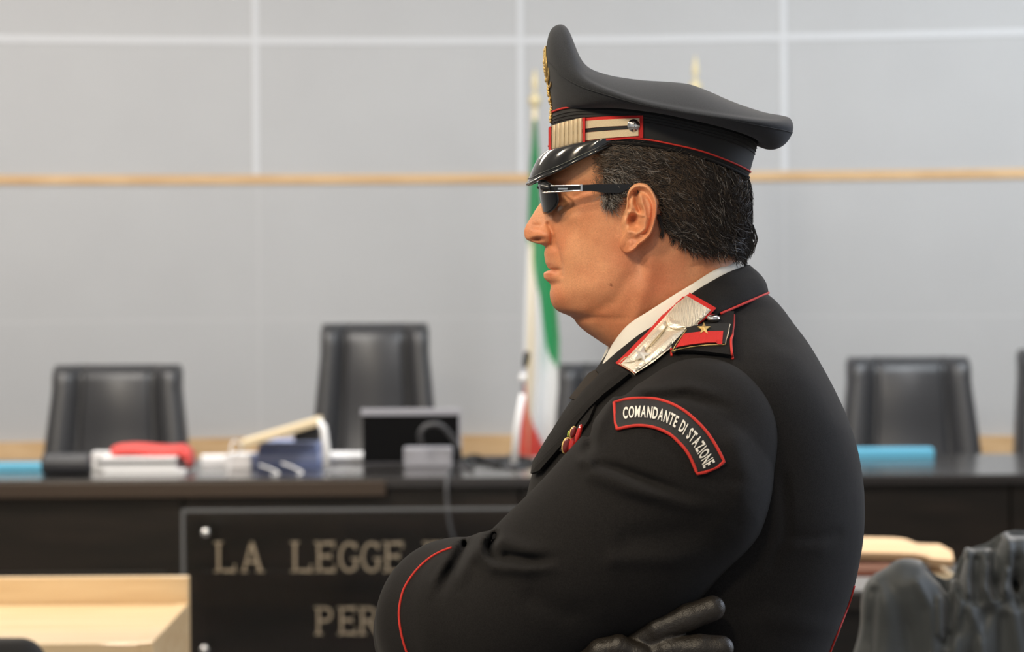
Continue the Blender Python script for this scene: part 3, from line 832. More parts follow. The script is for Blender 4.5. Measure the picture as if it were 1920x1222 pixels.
# top: towards the centre
def hwid(x): return 232 * np.clip(1 - np.abs((x - 1255) / 232.5) ** 2.2, 0, 1) ** (1 / 2.2)
for s in list(1 - np.linspace(0, 1, 60)[1:-1] ** 1.25):
    x = 1255 + (rx - 1255) * s; y = ry * s
    v = np.clip(np.abs(y) / np.maximum(hwid(x), 1e-3), 0, 1)
    za = spine(x) + (zper(rimz(x), y) - spine(x)) * v ** 2.1
    # soft rounded edge
    za = za - 2.5 * np.sin(np.clip((1 - s) / .06, 0, 1) * math.pi) 
    rings.append(np.stack([x, y, za], -1))
CV = np.vstack(rings + [np.array([[1255, 0, float(spine(1255))]])])
nr_ = len(rings)
CF = grid_faces(nr_, nc, False, True)
CVs = CV.copy()
CVs[:-1] = relax(CV[:-1], CF, 45, .6); CVs[:nc] = CV[:nc]
k = nr_ * nc
CF = np.vstack([CF, [((nr_ - 1) * nc + j, (nr_ - 1) * nc + (j + 1) % nc, k, k) for j in range(nc)]])
Wc = O.w(CVs)
crown = mesh('crown', Wc, [tuple(q) if q[2] != q[3] else tuple(q[:3]) for q in orient(Wc, CF)], M['capcloth'], cap)
cap_bv = None
# seam round the rim
sx, sy = rx * 1.0, ry * 1.0
Ps = np.stack([1255 + (rx - 1255) * 1.003, ry * 1.003, rz + 9], -1)
tube('rim_seam', O.w(rings[18] * np.array([1, 1, 1]) + (rings[18] - np.array([1255, 0, 0])) * np.array([.002, .002, 0])), .8 * O.k, M['capcloth'], cap, 6, True)
# band
def ringloft(name, A0, A1, th, mt, parent, n=6):
    V = []
    for t in np.linspace(0, 1, n): V.append(A0 + (A1 - A0) * t)
    c = np.array([1222, 0, 0]); 
    inner = [v - (v - c) * np.array([1, 1, 0]) * (th / 190) for v in V[::-1]]
    V = np.vstack(V + inner)
    Fc = grid_faces(2 * n, nc, True, True); Wv = O.w(V)
    return mesh(name, Wv, orient(Wv, Fc), mt, parent, False)
B0 = np.stack([bx0, by0, bz0], -1); B1 = np.stack([bx1, by1, bz1 - 4], -1)
ringloft('band', B0, B1, 6, M['ribbon'], cap)
cap_bv = bvh_of([crown, [o for o in cap.children if o.name.startswith('band')][0]])
# inner lining so the cap is closed over the head
tube('band_lower_edge', O.w(B0 + np.array([0, 0, 1])), 3 * O.k, M['cloth'], cap, 6, True)
def bandline(f, name, off, r, mt):
    """a cord round the band at f of its height"""
    P = B0 + (B1 - B0) * f; c = np.array([1222, 0, 0]); P = P + (P - c) * np.array([1, 1, 0]) * off / 190
    return tube(name, O.w(P), r * O.k, mt, cap, 6, True)
bandline(.135, 'lower_piping', 1.5, 1.7, M['red'])
P = B1 + np.array([0, 0, 1.0]); P = P + (P - np.array([1222, 0, 0])) * np.array([1, 1, 0]) * (1.5 / 190)
tube('upper_piping', O.w(P), 1.9 * O.k, M['red'], cap, 6, True)
for f in (.62, .70, .78, .86):
    bandline(f, 'ribbon_rib', .4, 1.0, M['ribbon'])

# chin strap: braid laid round the front of the band
def band_at(xa, za, off):
    """point on the band seen at (xa, za) from the left side"""
    y = -100.0; x = xa; z = za
    for _ in range(4):
        x = xper(xa, y); z = zper(za, y)
        f = 0.4
        cx_, a, b = 1221, 190 + off, 158.5 + off
        u = min(abs((x - cx_) / a), .99999)
        y = -b * (1 - u ** 2.1) ** (1 / 2.1)
    return (x, y, z)
st_top = lambda x: float(cur(x, [(1026, 242), (1032, 239), (1060, 230), (1095, 222.5), (1140, 219.5), (1185, 218), (1206, 217.5)]))
st_bot = lambda x: float(cur(x, [(1024, 287), (1031, 284), (1062, 274), (1098, 266.5), (1150, 261), (1206, 257)]))
def strapstrip(name, x0, x1, f0, f1, off, th, mt, n=50, mirror=True):
    out = []
    for sg in ((1, -1) if mirror else (1,)):
        V = []
        for x in np.linspace(x0, x1, n):
            a, b = st_top(x), st_bot(x)
            for (f, o) in ((f0, off + th), (f1, off + th), (f1, off), (f0, off)):
                p = band_at(x, a + (b - a) * f, o); V.append((p[0], p[1] * sg, p[2]))
        Fc = [tuple(q) for q in grid_faces(n, 4, False, True)] + [(0, 1, 2, 3), tuple(4 * (n - 1) + q for q in (3, 2, 1, 0))]
        bm = bmesh.new(); vv = [bm.verts.new(tuple(p)) for p in O.w(V)]
        for q in Fc: bm.faces.new([vv[k] for k in q])
        out.append(from_bm(name, bm, mt, cap, False))
    return out
strapstrip('strap_backing', 1028.5, 1206, -.03, 1.03, .6, 2.2, M['redfelt'])
strapstrip('strap_braid', 1030, 1199, .10, .42, 2.6, 2.2, M['strap'])
strapstrip('strap_braid', 1030, 1197, .60, .92, 2.6, 2.2, M['strap'])
strapstrip('strap_stripe', 1030, 1192, .43, .59, 2.6, .9, M['ribbon'])
for i in range(7):
    x0 = 1033.5 + i * 8.35
    V = []
    n = 8
    for sg in (1, -1):
        V = []
        for q in range(9):
            t = q / 8; x = x0 + 8.0 * t; bl = 5.6 + 2.6 * math.sin(math.pi * t)
            for f in np.linspace(-.05, 1.05, 8):
                a, b = st_top(x), st_bot(x); p = band_at(x, a + (b - a) * f, bl - (1.6 if f < 0 or f > 1 else 0)); V.append((p[0], p[1] * sg, p[2]))
        Wv = O.w(V); Fc = grid_faces(9, 8)
        if sg < 0: Fc = Fc[:, ::-1]
        o = mesh('strap_loop', Wv, Fc, M['strap'], cap)
strapstrip('strap_edge', 1092.5, 1097, -.05, 1.05, 4, 5, M['redfelt'], 8)
strapstrip('strap_edge', 1029.5, 1033, -.05, 1.05, 3, 5, M['redfelt'], 8)
for sg in (1, -1):
    p = band_at(1188, 235, 3); p = O.w(np.array([p[0], p[1] * sg, p[2]])); r = 11.5 * O.k
    nrm = -sg
    pr = [(0, nrm * 9 * O.k), (r * .3, nrm * 8.6 * O.k), (r * .62, nrm * 7 * O.k), (r * .85, nrm * 5 * O.k), (r * .92, nrm * 3.2 * O.k), (r, nrm * 3 * O.k), (r, 0)]
    b_ = lathe('strap_button', pr, p, M['chrome'], cap, 28, 'Y')
    for (dx, dz, rr) in ((0, -2, 2.6), (-3, -4, 1.6), (3, -4, 1.6), (0, -6, 1.8), (0, 3, 2.2), (-3.5, 2, 1.2), (3.5, 2, 1.2)):
        q = p + np.array([dx * O.k, nrm * 8 * O.k, -dz * O.k]); lathe('button_relief', [(0, nrm * rr * O.k * .7), (rr * O.k * .7, nrm * rr * .5 * O.k), (rr * O.k, -nrm * O.k)], q, M['chrome'], cap, 8, 'Y')
# visor
def visor():
    nth, ns = 70, 18
    th = np.linspace(-1.0, 1.0, nth); T = []; Bt = []
    for a in th:
        ph = a * 82 * math.pi / 180
        # inner edge on the band
        xi = 1217 - 188 * math.cos(ph * .80) * 1.0; yi = -math.copysign(157 * (1 - min(abs((xi - 1216) / 187.5), 1) ** 2.1) ** (1 / 2.1), ph)
        xo = 1142 - 154 * math.cos(ph) ** .9 if abs(a) < 1 else 1142; yo = -146 * math.sin(ph) / math.sin(82 * math.pi / 180)
        zi = zper(bbot(xi), yi) - 3
        zo = zper(cur(xo, [(986, 343), (992, 342), (1004, 336), (1016, 330), (1044, 318), (1084, 297), (1110, 284), (1142, 268)]), yo)
        for s in np.linspace(0, 1, ns):
            x = xi + (xo - xi) * s; y = yi + (yo - yi) * s
            z = zi + (zo - zi) * (s * .70 + .30 * s ** 1.8) - 11 * math.sin(math.pi * s)
            T.append((x, y, z)); Bt.append((x + 1.5, y * .99, z + 4.0))
    V = np.vstack([T, Bt]); m = nth * ns
    Fc = grid_faces(nth, ns); L = [tuple(q) for q in Fc] + [tuple(q[::-1] + m) for q in Fc]
    for i in range(nth - 1):
        for c in (0, ns - 1):
            L.append((i * ns + c, (i + 1) * ns + c, (i + 1) * ns + c + m, i * ns + c + m))
    for j in range(ns - 1):
        for r in (0, nth - 1): L.append((r * ns + j, r * ns + j + 1, r * ns + j + 1 + m, r * ns + j + m))
    bm = bmesh.new(); vv = [bm.verts.new(tuple(p)) for p in O.w(V)]
    for q in L: bm.faces.new([vv[k] for k in q])
    from_bm('visor', bm, M['patent'], cap, True)
    E = np.array(T).reshape(nth, ns, 3)[:, -1] + np.array([0, 0, 2.0])
    tube('visor_rim', O.w(E), 3.0 * O.k, M['patent'], cap, 8)
    E2 = np.array(T).reshape(nth, ns, 3)[:, -2] + np.array([0, 0, -1.2])
    tube('visor_edge_cord', O.w(E2), 1.0 * O.k, M['darkmetal'], cap, 6)
visor()
# embroidered flame badge on the front of the crown
def front_x(z, y):
    p, n, i, d = cap_bv.ray_cast(Vector(O.w(np.array([900., y, z]))), Vector((CP, 0, -SP)))
    return None if p is None else (p.x / O.k)
rng = np.random.default_rng(3)
def badge_piece(pts, r, name='flame_badge'):
    Wp = []
    for (y, z) in pts:
        p = O.w(np.array([900., y, z])); h = cap_bv.ray_cast(Vector(p), Vector((CP, 0, -SP)))[0]
        if h is None: h = Vector(O.w(np.array([1028., y, z])))
        q = np.array(h) - np.array([r * .7 * O.k, 0, 0]); Wp.append(q)
    return Wp
bmv = []; bmf = []; kk = 0
def addb(pts, r):
    global kk
    r = r * .55
    Pp = badge_piece(catmull(pts, 14), r); rr = r * O.k * np.sin(np.linspace(.5, math.pi - .35, 14))
    V, Fc = tube_arrays(Pp, rr, 8); bmv.append(V); bmf.append(Fc + kk); kk += len(V)
for sgn in (-1, 1):
    addb([(0, 150), (sgn * 8, 128), (sgn * 22, 110), (sgn * 17, 90)], 5)
    addb([(0, 155), (sgn * 16, 140), (sgn * 34, 126), (sgn * 36, 108)], 5)
    addb([(0, 160), (sgn * 20, 152), (sgn * 44, 146), (sgn * 50, 130)], 4.5)
    addb([(sgn * 4, 165), (sgn * 24, 164), (sgn * 46, 162), (sgn * 56, 156)], 4)
addb([(0, 160), (2, 130), (-3, 105), (0, 87)], 6)
for z in np.arange(90, 228, 5.5):
    wd = 10 + 8 * abs(math.sin(z * .09)); jj = rng.uniform(3.6, 7.5)
    for sg in (-1, 1): addb([(sg * wd * .1, z), (sg * wd * .4, z - 2), (sg * wd * .7, z + 1), (sg * wd, z + rng.uniform(-3, 3))], jj)
V = np.vstack(bmv); mesh('flame_badge', V, orient(V, np.vstack(bmf)), M['gold'], cap)
fixcap()
# ================================================================== JACKET
def Fv(a, pts): return lambda z: cur(z, pts)
tF = [(480, 1300), (540, 1240), (580, 1195), (620, 1165), (660, 1140), (700, 1112), (740, 1080), (780, 1052), (820, 1028), (860, 1008), (895, 996), (940, 985), (1000, 972), (1100, 960), (1222, 955), (1400, 965), (1600, 985), (1950, 990)]
tB = [(480, 1360), (520, 1396), (548, 1434), (560, 1450), (580, 1468), (600, 1482), (640, 1511), (690, 1540), (740, 1566), (790, 1588), (830, 1601), (880, 1611), (920, 1615.5), (960, 1616.5), (1000, 1614), (1050, 1606), (1095, 1596), (1130, 1583), (1170, 1570), (1222, 1552), (1300, 1535), (1450, 1545), (1600, 1560), (1950, 1570)]
tW = [(480, 60), (540, 105), (570, 140), (600, 200), (630, 262), (660, 312), (700, 350), (760, 372), (850, 382), (950, 388), (1100, 385), (1300, 365), (1600, 380), (1950, 390)]
FOLD_T = [([(1480, 1008), (1530, 1010), (1570, 1000)], 10, 2.5), ([(1490, 1024), (1540, 1026)], 14, -2), ([(1470, 900), (1475, 1000), (1450, 1060)], 10, 3),
          ([(1470, 640), (1520, 720), (1560, 800)], 26, -2), ([(1440, 625), (1480, 650)], 14, 2.5), ([(1100, 790), (1060, 850), (1020, 900)], 14, 3), ([(1300, 1180), (1440, 1160), (1560, 1180)], 20, -3)]
def torso(P):
    x, y, z = P[..., 0], P[..., 1], P[..., 2]
    zz = P[0, 0, :, 2]
    f_, b_, w_ = cur(zz, tF), cur(zz, tB), cur(zz, tW)
    c = f_ + (b_ - f_) * np.interp(zz, [700, 900], [.56, .5]); af = c - f_; ab = b_ - c
    dx = x - c
    u = np.where(dx < 0, np.abs(dx) / af, np.abs(dx) / ab); v = np.abs(y) / w_
    n = 2.25
    r = (u ** n + v ** n) ** (1 / n)
    sc_ = np.minimum(np.where(dx < 0, af, ab), w_)
    d = (r - 1) * sc_
    ax, az = O.app(P)
    m = (y < -60)
    near = m & (d < 30) & (d > -30)
    if near.any():
        a, b = ax[near], az[near]; e = np.zeros(a.shape)
        for pts, wd, amp in FOLD_T: e += amp * np.exp(-(polydist(a, b, pts) / wd) ** 2)
        d[near] += e
    return d
V, Fc = volume((880, -440, 490), (1680, 440, 1960), 6.5, torso); V = relax(V, Fc, 3)
Wv = O.w(V)
jacket = mesh('jacket', Wv, orient(Wv, Fc), M['cloth'], officer)

# near sleeve
def N(qx, qy, y, r):
    m = 1 + y / F; return (A(qx, qy, y), r * m)
sleeve_nodes = [N(1318, 818, -300, 148), N(1262, 905, -335, 178), N(1165, 1010, -345, 175), N(1065, 1080, -330, 152), N(985, 1142, -310, 146)]
fore_nodes = [N(985, 1142, -310, 146), N(915, 1160, -240, 150), N(862, 1165, -160, 150), N(840, 1185, -60, 140)]
FOLD_S = [
    ([(1095, 862), (1150, 893), (1215, 925), (1290, 948), (1360, 950)], 13, -5.5), ([(1110, 892), (1170, 918), (1240, 940)], 12, -4),
    ([(1120, 872), (1160, 880), (1230, 905), (1300, 930)], 9, 6), ([(1100, 790), (1108, 830), (1088, 868)], 9, 5), ([(1150, 745), (1128, 790), (1118, 840)], 12, -4),
    ([(1215, 748), (1290, 742), (1380, 770)], 10, 3), ([(1200, 730), (1290, 725), (1370, 745)], 12, -2.5),
    ([(930, 1005), (916, 1022), (918, 1040), (940, 1056)], 8, 13), ([(905, 1010), (900, 1040), (925, 1062), (985, 1068), (1060, 1062)], 12, -6),
    ([(940, 1012), (985, 1030), (1030, 1040)], 14, -4), ([(950, 1042), (1000, 1050), (1050, 1048)], 9, 6),
    ([(872, 1022), (855, 1052), (838, 1080), (822, 1122)], 9, 12), ([(888, 1030), (872, 1068), (858, 1110)], 12, -3.5), ([(838, 1050), (812, 1090), (806, 1130)], 9, -2),
    ([(1180, 1010), (1260, 1000), (1350, 985)], 22, 3), ([(1150, 1050), (1260, 1050), (1340, 1030)], 16, -3), ([(1380, 830), (1400, 900), (1380, 980)], 26, -3),
    ([(1000, 1120), (1060, 1150), (1130, 1150)], 22, 3), ([(1240, 820), (1330, 900), (1420, 900)], 14, 2)]
def sleeve(P):
    a = chain(P, sleeve_nodes, 40); b = chain(P, fore_nodes, 30); d = smin(a, b, 26)
    # seam of the sleeve head: end the sleeve at the shoulder
    ax, az = O.app(P)
    near = (np.abs(d) < 40) & (P[..., 1] < -150)
    if near.any():
        u, v = ax[near], az[near]; e = np.zeros(u.shape)
        for pts, wd, amp in FOLD_S: e += (2.4 if wd > 8.5 and abs(amp) < 8 else 1.6) * amp * np.exp(-(polydist(u, v, pts) / wd) ** 2) * np.clip(np.hypot(u - pts[-1][0], v - pts[-1][1]) / (.45 * math.hypot(pts[0][0] - pts[-1][0], pts[0][1] - pts[-1][1])), 0, 1)
        d[near] += e
    return d
V, Fc = volume((680, -560, 640), (1520, 120, 1420), 4.5, sleeve); V = relax(V, Fc, 3)
Wv = O.w(V); sleeve_o = mesh('sleeve', Wv, orient(Wv, Fc), M['cloth'], jacket)
# far sleeve, crossing the belly under the near one
far_nodes = [((1310, 800, 300), 140), ((1210, 960, 345), 165), ((1075, 1130, 330), 150), ((1030, 1180, 250), 135), ((1050, 1235, 0), 118), ((1075, 1245, -230), 95)]
far_nodes = [(np.array(a, float), r) for a, r in far_nodes]
blob('sleeve', O, (820, -360, 640), (1560, 540, 1440), 9, lambda P: chain(P, far_nodes, 35), M['cloth'], jacket)
jac_bv = bvh_of([jacket]); slv_bv = bvh_of([sleeve_o]); all_bv = bvh_of([jacket, sleeve_o])

# ---- collars, as folded strips round the neck -----------------------------
def collar(name, top, bot, th, mt, parent, n=120, out=2.0, m_=10, bulge=5):
    """top/bot: points (apparent px, apparent py, y) from the back centre to the front end, left side; mirrored"""
    def path(pts):
        p = catmull([(a, b, c) for a, b, c in pts], n)
        L = np.array([A(q[0], q[1], -abs(q[2])) for q in p])
        R = L.copy(); R[:, 1] *= -1
        return np.vstack([L[::-1], R[1:]])
    T, B = path(top), path(bot); k = len(T)
    rows = []
    c = np.array([1290, 0, 600])
    for j in range(m_):
        t = j / (m_ - 1); P = T + (B - T) * t
        o = P - np.array([1300, 0, 0]); o[:, 2] = 0; o /= np.linalg.norm(o, axis=1)[:, None] + 1e-6
        rows.append(P + o * bulge * math.sin(math.pi * t))
    inner = [r - (r - c) / (np.linalg.norm(r - c, axis=1)[:, None]) * th for r in rows[::-1]]
    V = np.stack(rows + inner, 1).reshape(-1, 3); mm = 2 * m_
    L = [tuple(q) for q in grid_faces(k, mm, False, True)] + [tuple(range(mm)), tuple((k - 1) * mm + i for i in range(mm))[::-1]]
    bm = bmesh.new(); vv = [bm.verts.new(tuple(p)) for p in O.w(V)]
    for q in L: bm.faces.new([vv[i] for i in q])
    return from_bm(name, bm, mt, parent, True), T, B
shirt_o, _, _ = collar('shirt_collar', [(1390, 489, 0), (1384, 490, 32), (1369, 494, 70), (1336, 508, 114), (1298, 532, 138), (1260, 555, 144), (1221, 580, 142), (1182, 605, 130), (1160, 628, 106), (1144, 652, 64), (1142, 662, 20)],
       [(1404, 530, 0), (1396, 534, 46), (1380, 540, 90), (1345, 560, 134), (1310, 584, 152), (1275, 606, 160), (1238, 632, 160), (1198, 662, 150), (1165, 690, 122), (1127, 709, 62), (1128, 700, 14)], 4, M['shirt'], officer, bulge=4)
jac_collar, cT, cB = collar('collar', [(1405, 496, 0), (1398, 498, 40), (1366, 510, 98), (1334, 527, 132), (1297, 550, 154), (1252, 588, 166), (1218, 622, 166), (1190, 651, 156), (1160, 678, 134), (1148, 690, 120)],
       [(1441, 548, 0), (1432, 552, 62), (1404, 564, 128), (1372, 578, 172), (1345, 591, 206), (1310, 622, 232), (1270, 650, 236), (1235, 674, 222), (1205, 694, 200), (1186, 712, 184)], 6, M['cloth'], jacket, bulge=9)
half = (len(cT) - 1) // 2
# red cord on the lower edge of the collar
tube('collar_piping', O.w(np.vstack([cB[half - 118 + 68:half], cB[half:half + 52]]) + np.array([0, -1, 1.0])), 2.4 * O.k, M['red'], jacket, 8)
col_bv = bvh_of([jac_collar, jacket]); 

# tie and the far lapel seen beyond the shirt collar
patch('tie', bvh_of([jacket]), [(1124, 699), (1130, 708), (1112, 732), (1090, 756), (1076, 752), (1096, 726), (1112, 706)], .003, M['tie'], officer, 4, .004)
# lapel: folded cloth from the collar down the chest
patch('lapel', jac_bv, [(1129, 706), (1158, 684), (1186, 705), (1166, 722), (1140, 742), (1112, 768), (1092, 792), (1060, 838), (1020, 884), (1004, 890), (1008, 868), (1036, 822), (1068, 776), (1098, 738)], .0045, M['cloth'], jacket, 5, .002, .002)
patch('lapel', jac_bv, [(1184, 706), (1166, 722), (1140, 742), (1120, 760), (1108, 790), (1086, 820), (1062, 850), (1050, 846), (1078, 804), (1112, 764), (1150, 730)], .003, M['cloth'], jacket, 5, .001, .001)

# ---- collar badge ----------------------------------------------------------
cb = col_bv
quad = [(1288, 549), (1341.5, 581), (1322, 601), (1296, 622), (1258, 655), (1225, 682), (1192, 703), (1158.5, 684), (1180, 664), (1200, 643), (1216, 628), (1240, 600), (1262, 575)]
badge = patch('collar_badge', cb, quad, .0022, M['redfelt'], jacket, 4, .0022)
bb = bvh_of([badge, jac_collar])
plate = patch('badge_plate', bb, [(1288.5, 556), (1332, 582), (1318, 599), (1293, 619), (1256, 651), (1224, 677), (1191, 698), (1166, 683), (1188, 660), (1210, 637), (1226, 619), (1246, 597), (1268, 572)], .0012, M['silver'], badge, 3, .0004)
b2 = bvh_of([plate])
blk = patch('badge_woven_block', b2, [(1288.5, 556), (1332, 582), (1318, 599), (1297, 615), (1284, 612), (1252, 592), (1270, 571)], .0012, M['silverflat'], badge, 3, .0002, .0008)
patch('badge_bar', b2, [(1247, 600), (1251, 612), (1236, 630), (1220, 648), (1206, 660), (1190, 678), (1176, 680), (1170, 680), (1190, 660), (1212, 637), (1230, 617)], .0012, M['silver'], badge, 3, .0002, .0024)
patch('badge_bar', b2, [(1282, 619), (1286, 622), (1258, 647), (1228, 671), (1199, 692), (1192, 695), (1188, 690), (1214, 668), (1236, 646), (1256, 622)], .0012, M['silver'], badge, 3, .0002, .0024)
patch('badge_bar', b2, [(1253, 594), (1286, 613), (1272, 616), (1256, 616), (1251, 606)], .0012, M['silver'], badge, 3, .0002, .002)
for pts in ([(1253, 596), (1252, 612), (1240, 628), (1224, 646), (1212, 660)], [(1256, 616), (1270, 619), (1284, 618)], [(1166, 681), (1178, 672), (1200, 672), (1215, 664)], [(1190, 700), (1164, 684)], [(1248, 620), (1236, 636), (1222, 652)]):
    piping('badge_cord', bb, pts, 1.0 * O.k, M['strap'], badge, 24, .003)
def star(cx_, cy_, R, r, rot, sx=1, shear=0):
    P = []
    for i in range(10):
        a = rot + i * math.pi / 5; q = R if i % 2 == 0 else r
        P.append((cx_ + sx * q * math.cos(a), cy_ + q * math.sin(a) + shear * q * math.cos(a)))
    return P
def star_mesh(name, bv, c, R, lift, h, mt, parent, rot, sx=1, shear=0):
    P = star(c[0], c[1], R, R * .42, rot, sx, shear)
    base = lay(bv, P, lift); top_ = lay(bv, [c], lift + h)[0]; lowb = lay(bv, P, lift - .0015)
    V = np.vstack([base, lowb, top_]); L = [(i, (i + 1) % 10, 20) for i in range(10)] + [(i, i + 10, (i + 1) % 10 + 10, (i + 1) % 10) for i in range(10)] + [tuple(range(10, 20))]
    bm = bmesh.new(); vv = [bm.verts.new(tuple(p)) for p in V]
    for q in L: bm.faces.new([vv[i] for i in q])
    return from_bm(name, bm, mt, parent, False)
star_mesh('badge_star', bb, (1207, 668), 16, .0050, .004, M['starmetal'], badge, -1.3)

# ---- shoulder board --------------------------------------------------------
sh_bv = bvh_of([jacket, sleeve_o])
board = patch('shoulder_board', sh_bv, [(1326, 602), (1346, 592), (1376, 592), (1374, 618), (1371, 640), (1373, 672), (1340, 668), (1300, 664), (1262, 664), (1262, 654), (1280, 632), (1300, 618)], .004, M['cloth'], jacket, 5, .003)
sb = bvh_of([board, jacket, sleeve_o])
piping('board_piping', sb, [(1376, 592), (1375.5, 610), (1371, 635), (1371.5, 655), (1374, 674)], 2.3 * O.k, M['red'], board, 40, .001)
piping('board_piping', sb, [(1259, 655), (1260, 668)], 2.3 * O.k, M['red'], board, 10, .001)
slip = patch('rank_slip', sb, [(1288, 617), (1314, 611), (1368, 609), (1364, 626), (1359, 646), (1328, 647), (1294, 651), (1261, 658), (1272, 640)], .0022, M['ribbon'], board, 5, .0006)
s2 = bvh_of([slip, board, jacket])
patch('rank_red_bar', s2, [(1283, 627), (1318, 622.5), (1356, 622), (1354, 643), (1326, 643.5), (1296, 647), (1268, 652)], .0012, M['redfelt'], board, 4, .0004)
piping('rank_gold_edge', s2, [(1260, 658), (1294, 651), (1328, 647.5), (1360, 646.5)], 1.5 * O.k, M['gold'], board, 30, .0008)
piping('rank_gold_edge', s2, [(1360, 646), (1363, 628), (1368.5, 609)], 1.2 * O.k, M['strap'], board, 20, .0008)
piping('rank_gold_edge', s2, [(1261, 658), (1272, 640), (1287, 619)], .9 * O.k, M['gold'], board, 20, .0008)
star_mesh('rank_star', s2, (1320, 618), 12, .0022, .0015, M['gold'], board, -1.57, 1.05)
for o_ in [o for o in board.children if o.name.startswith('rank_star')]: pass
bp = lay(sb, [(1337, 600)], .002)[0]
bmb = bmesh.new(); bmesh.ops.create_uvsphere(bmb, u_segments=24, v_segments=12, radius=1)
for v in bmb.verts: v.co = Vector((v.co.x * 13 * O.k, v.co.y * 12 * O.k, v.co.z * 8 * O.k)) + Vector(bp)
from_bm('board_button', bmb, M['chrome'], board, True)

# ---- arc title on the sleeve --------------------------------------------------
OUT = [(1151.5, 757.5), (1170, 752.5), (1190, 749.5), (1210, 749.5), (1229, 751), (1249, 756), (1268, 763.5), (1286, 774.5), (1302, 788), (1318, 804), (1332, 822), (1346, 845), (1359, 871)]
INN = [(1307, 893), (1301, 874), (1294, 857), (1284, 842), (1272.5, 829.5), (1259, 817), (1243.5, 808.5), (1227, 803), (1209, 800), (1190, 800), (1172, 803), (1155.5, 807)]
OUTc = catmull(OUT, 60); INNc = catmull(INN, 50)
title = patch('sleeve_title', slv_bv, [tuple(p) for p in OUTc] + [tuple(p) for p in INNc], .0016, M['ribbon'], jacket, 5, .0008)
t_bv = bvh_of([title])
loop = np.vstack([OUTc, INNc, OUTc[:1]])
Q = lay(slv_bv, loop, .0024)
Q[1:-1] = (Q[:-2] + 2 * Q[1:-1] + Q[2:]) / 4
tube('title_border', Q[:-1], 2.9 * O.k, M['red'], title, 8, True)
def glyphs(text, size=1.0):
    """outline glyph meshes of a text: [(2-D verts, faces, x0, x1)]"""
    out = []; x = 0
    for ch in text:
        if ch == ' ': x += .46; continue
        cu = bpy.data.curves.new('t', 'FONT'); cu.body = ch; cu.size = 1; cu.resolution_u = 3; cu.offset = .022
        ob = bpy.data.objects.new('t', cu); COL.objects.link(ob)
        bpy.context.view_layer.update()
        me = bpy.data.meshes.new_from_object(ob.evaluated_get(bpy.context.evaluated_depsgraph_get()))
        v = np.array([tuple(q.co)[:2] for q in me.vertices]); f = [tuple(p.vertices) for p in me.polygons]
        bpy.data.objects.remove(ob); bpy.data.curves.remove(cu)
        w_ = v[:, 0].max() - v[:, 0].min(); v[:, 0] -= v[:, 0].min()
        out.append((v, f, x, w_)); x += w_ + .135
    return out, x - .135
def title_text():
    gl, tot = glyphs('COMANDANTE DI STAZIONE')
    mid = lambda t: None
    n = 200
    ou = catmull(OUT, n); inn = catmull(INN[::-1], n)
    # arc length along the middle line
    md = (ou + inn) / 2; s = np.concatenate([[0], np.cumsum(np.linalg.norm(np.diff(md, axis=0), axis=1))]); s /= s[-1]
    V = []; Fs = []; k = 0
    s0, s1 = .075, .955
    capH = .73
    for v, f, x, w_ in gl:
        P = []
        for (a, b) in v:
            t = s0 + (s1 - s0) * (x + a) / tot
            o = np.array([np.interp(t, s, ou[:, 0]), np.interp(t, s, ou[:, 1])]); i = np.array([np.interp(t, s, inn[:, 0]), np.interp(t, s, inn[:, 1])])
            q = b / capH * .42 + .30
            P.append(i + (o - i) * q)
        Tp = lay(slv_bv, P, .0034); Bp = lay(slv_bv, P, .0020)
        V += [Tp, Bp]; m = len(P)
        ed = set()
        for g in f:
            for j in range(len(g)): ed.add((g[j], g[(j + 1) % len(g)]))
        Fs += [tuple(q + k for q in g) for g in f] + [tuple(q + k + m for q in g[::-1]) for g in f] + [(b + k, a + k, a + k + m, b + k + m) for a, b in ed if (b, a) not in ed]
        k += 2 * m
    V = np.vstack(V)
    mesh('lettering', V, Fs, M['thread'], title, False)
title_text()

# ---- cuff piping, back vent piping, sleeve seam -------------------------------
piping('cuff_piping', slv_bv, [(847, 1027), (828, 1034), (808, 1045), (788, 1062), (771, 1082), (757, 1106), (750, 1134), (749, 1160), (754, 1192), (763, 1222), (775, 1250)], 2.3 * O.k, M['red'], jacket, 60)
piping('back_piping', jac_bv, [(1601, 1098), (1592, 1128), (1580, 1160), (1568, 1190), (1557, 1218), (1550, 1240)], 2.2 * O.k, M['red'], jacket, 40)

# ---- enamel flower pin on the chest ---------------------------------------------
pin = empty('brooch', (0, 0, 0)); pin.parent = jacket
pin_bv = bvh_of([jacket] + [o for o in bpy.data.objects if o.name.startswith('lapel')])
PIN_D = min(hit(pin_bv, x, y)[0].y for x, y in ((1066, 845), (1072, 850), (1080, 845)))
def pin_disc(px, py, rx_, rz_, lift, th, mt, name, tilt=.35):
    c = W(px - 7, py - 9, PIN_D - .012 - lift - max(0, px - 1074) * .0011); bm = bmesh.new()
    bmesh.ops.create_uvsphere(bm, u_segments=24, v_segments=12, radius=1)
    R_ = Matrix.Rotation(tilt, 3, 'Y')
    for v in bm.verts: v.co = R_ @ Vector((v.co.x * rx_ * O.k, v.co.y * th * O.k, v.co.z * rz_ * O.k)) + c
    return from_bm(name, bm, mt, pin, True)
M['enamel'] = mat('red_enamel', (.55, .02, .015), .25, coat=1); M['enamel2'] = mat('dark_red_enamel', (.16, .012, .010), .3, coat=.6); M['leafgreen'] = mat('green_enamel', (.35, .5, .05), .3)
pin_disc(1081, 841, 7, 17, .006, 5, M['enamel'], 'petal', .25)
pin_disc(1092, 822, 5, 18, .006, 6, M['enamel'], 'petal', .3)
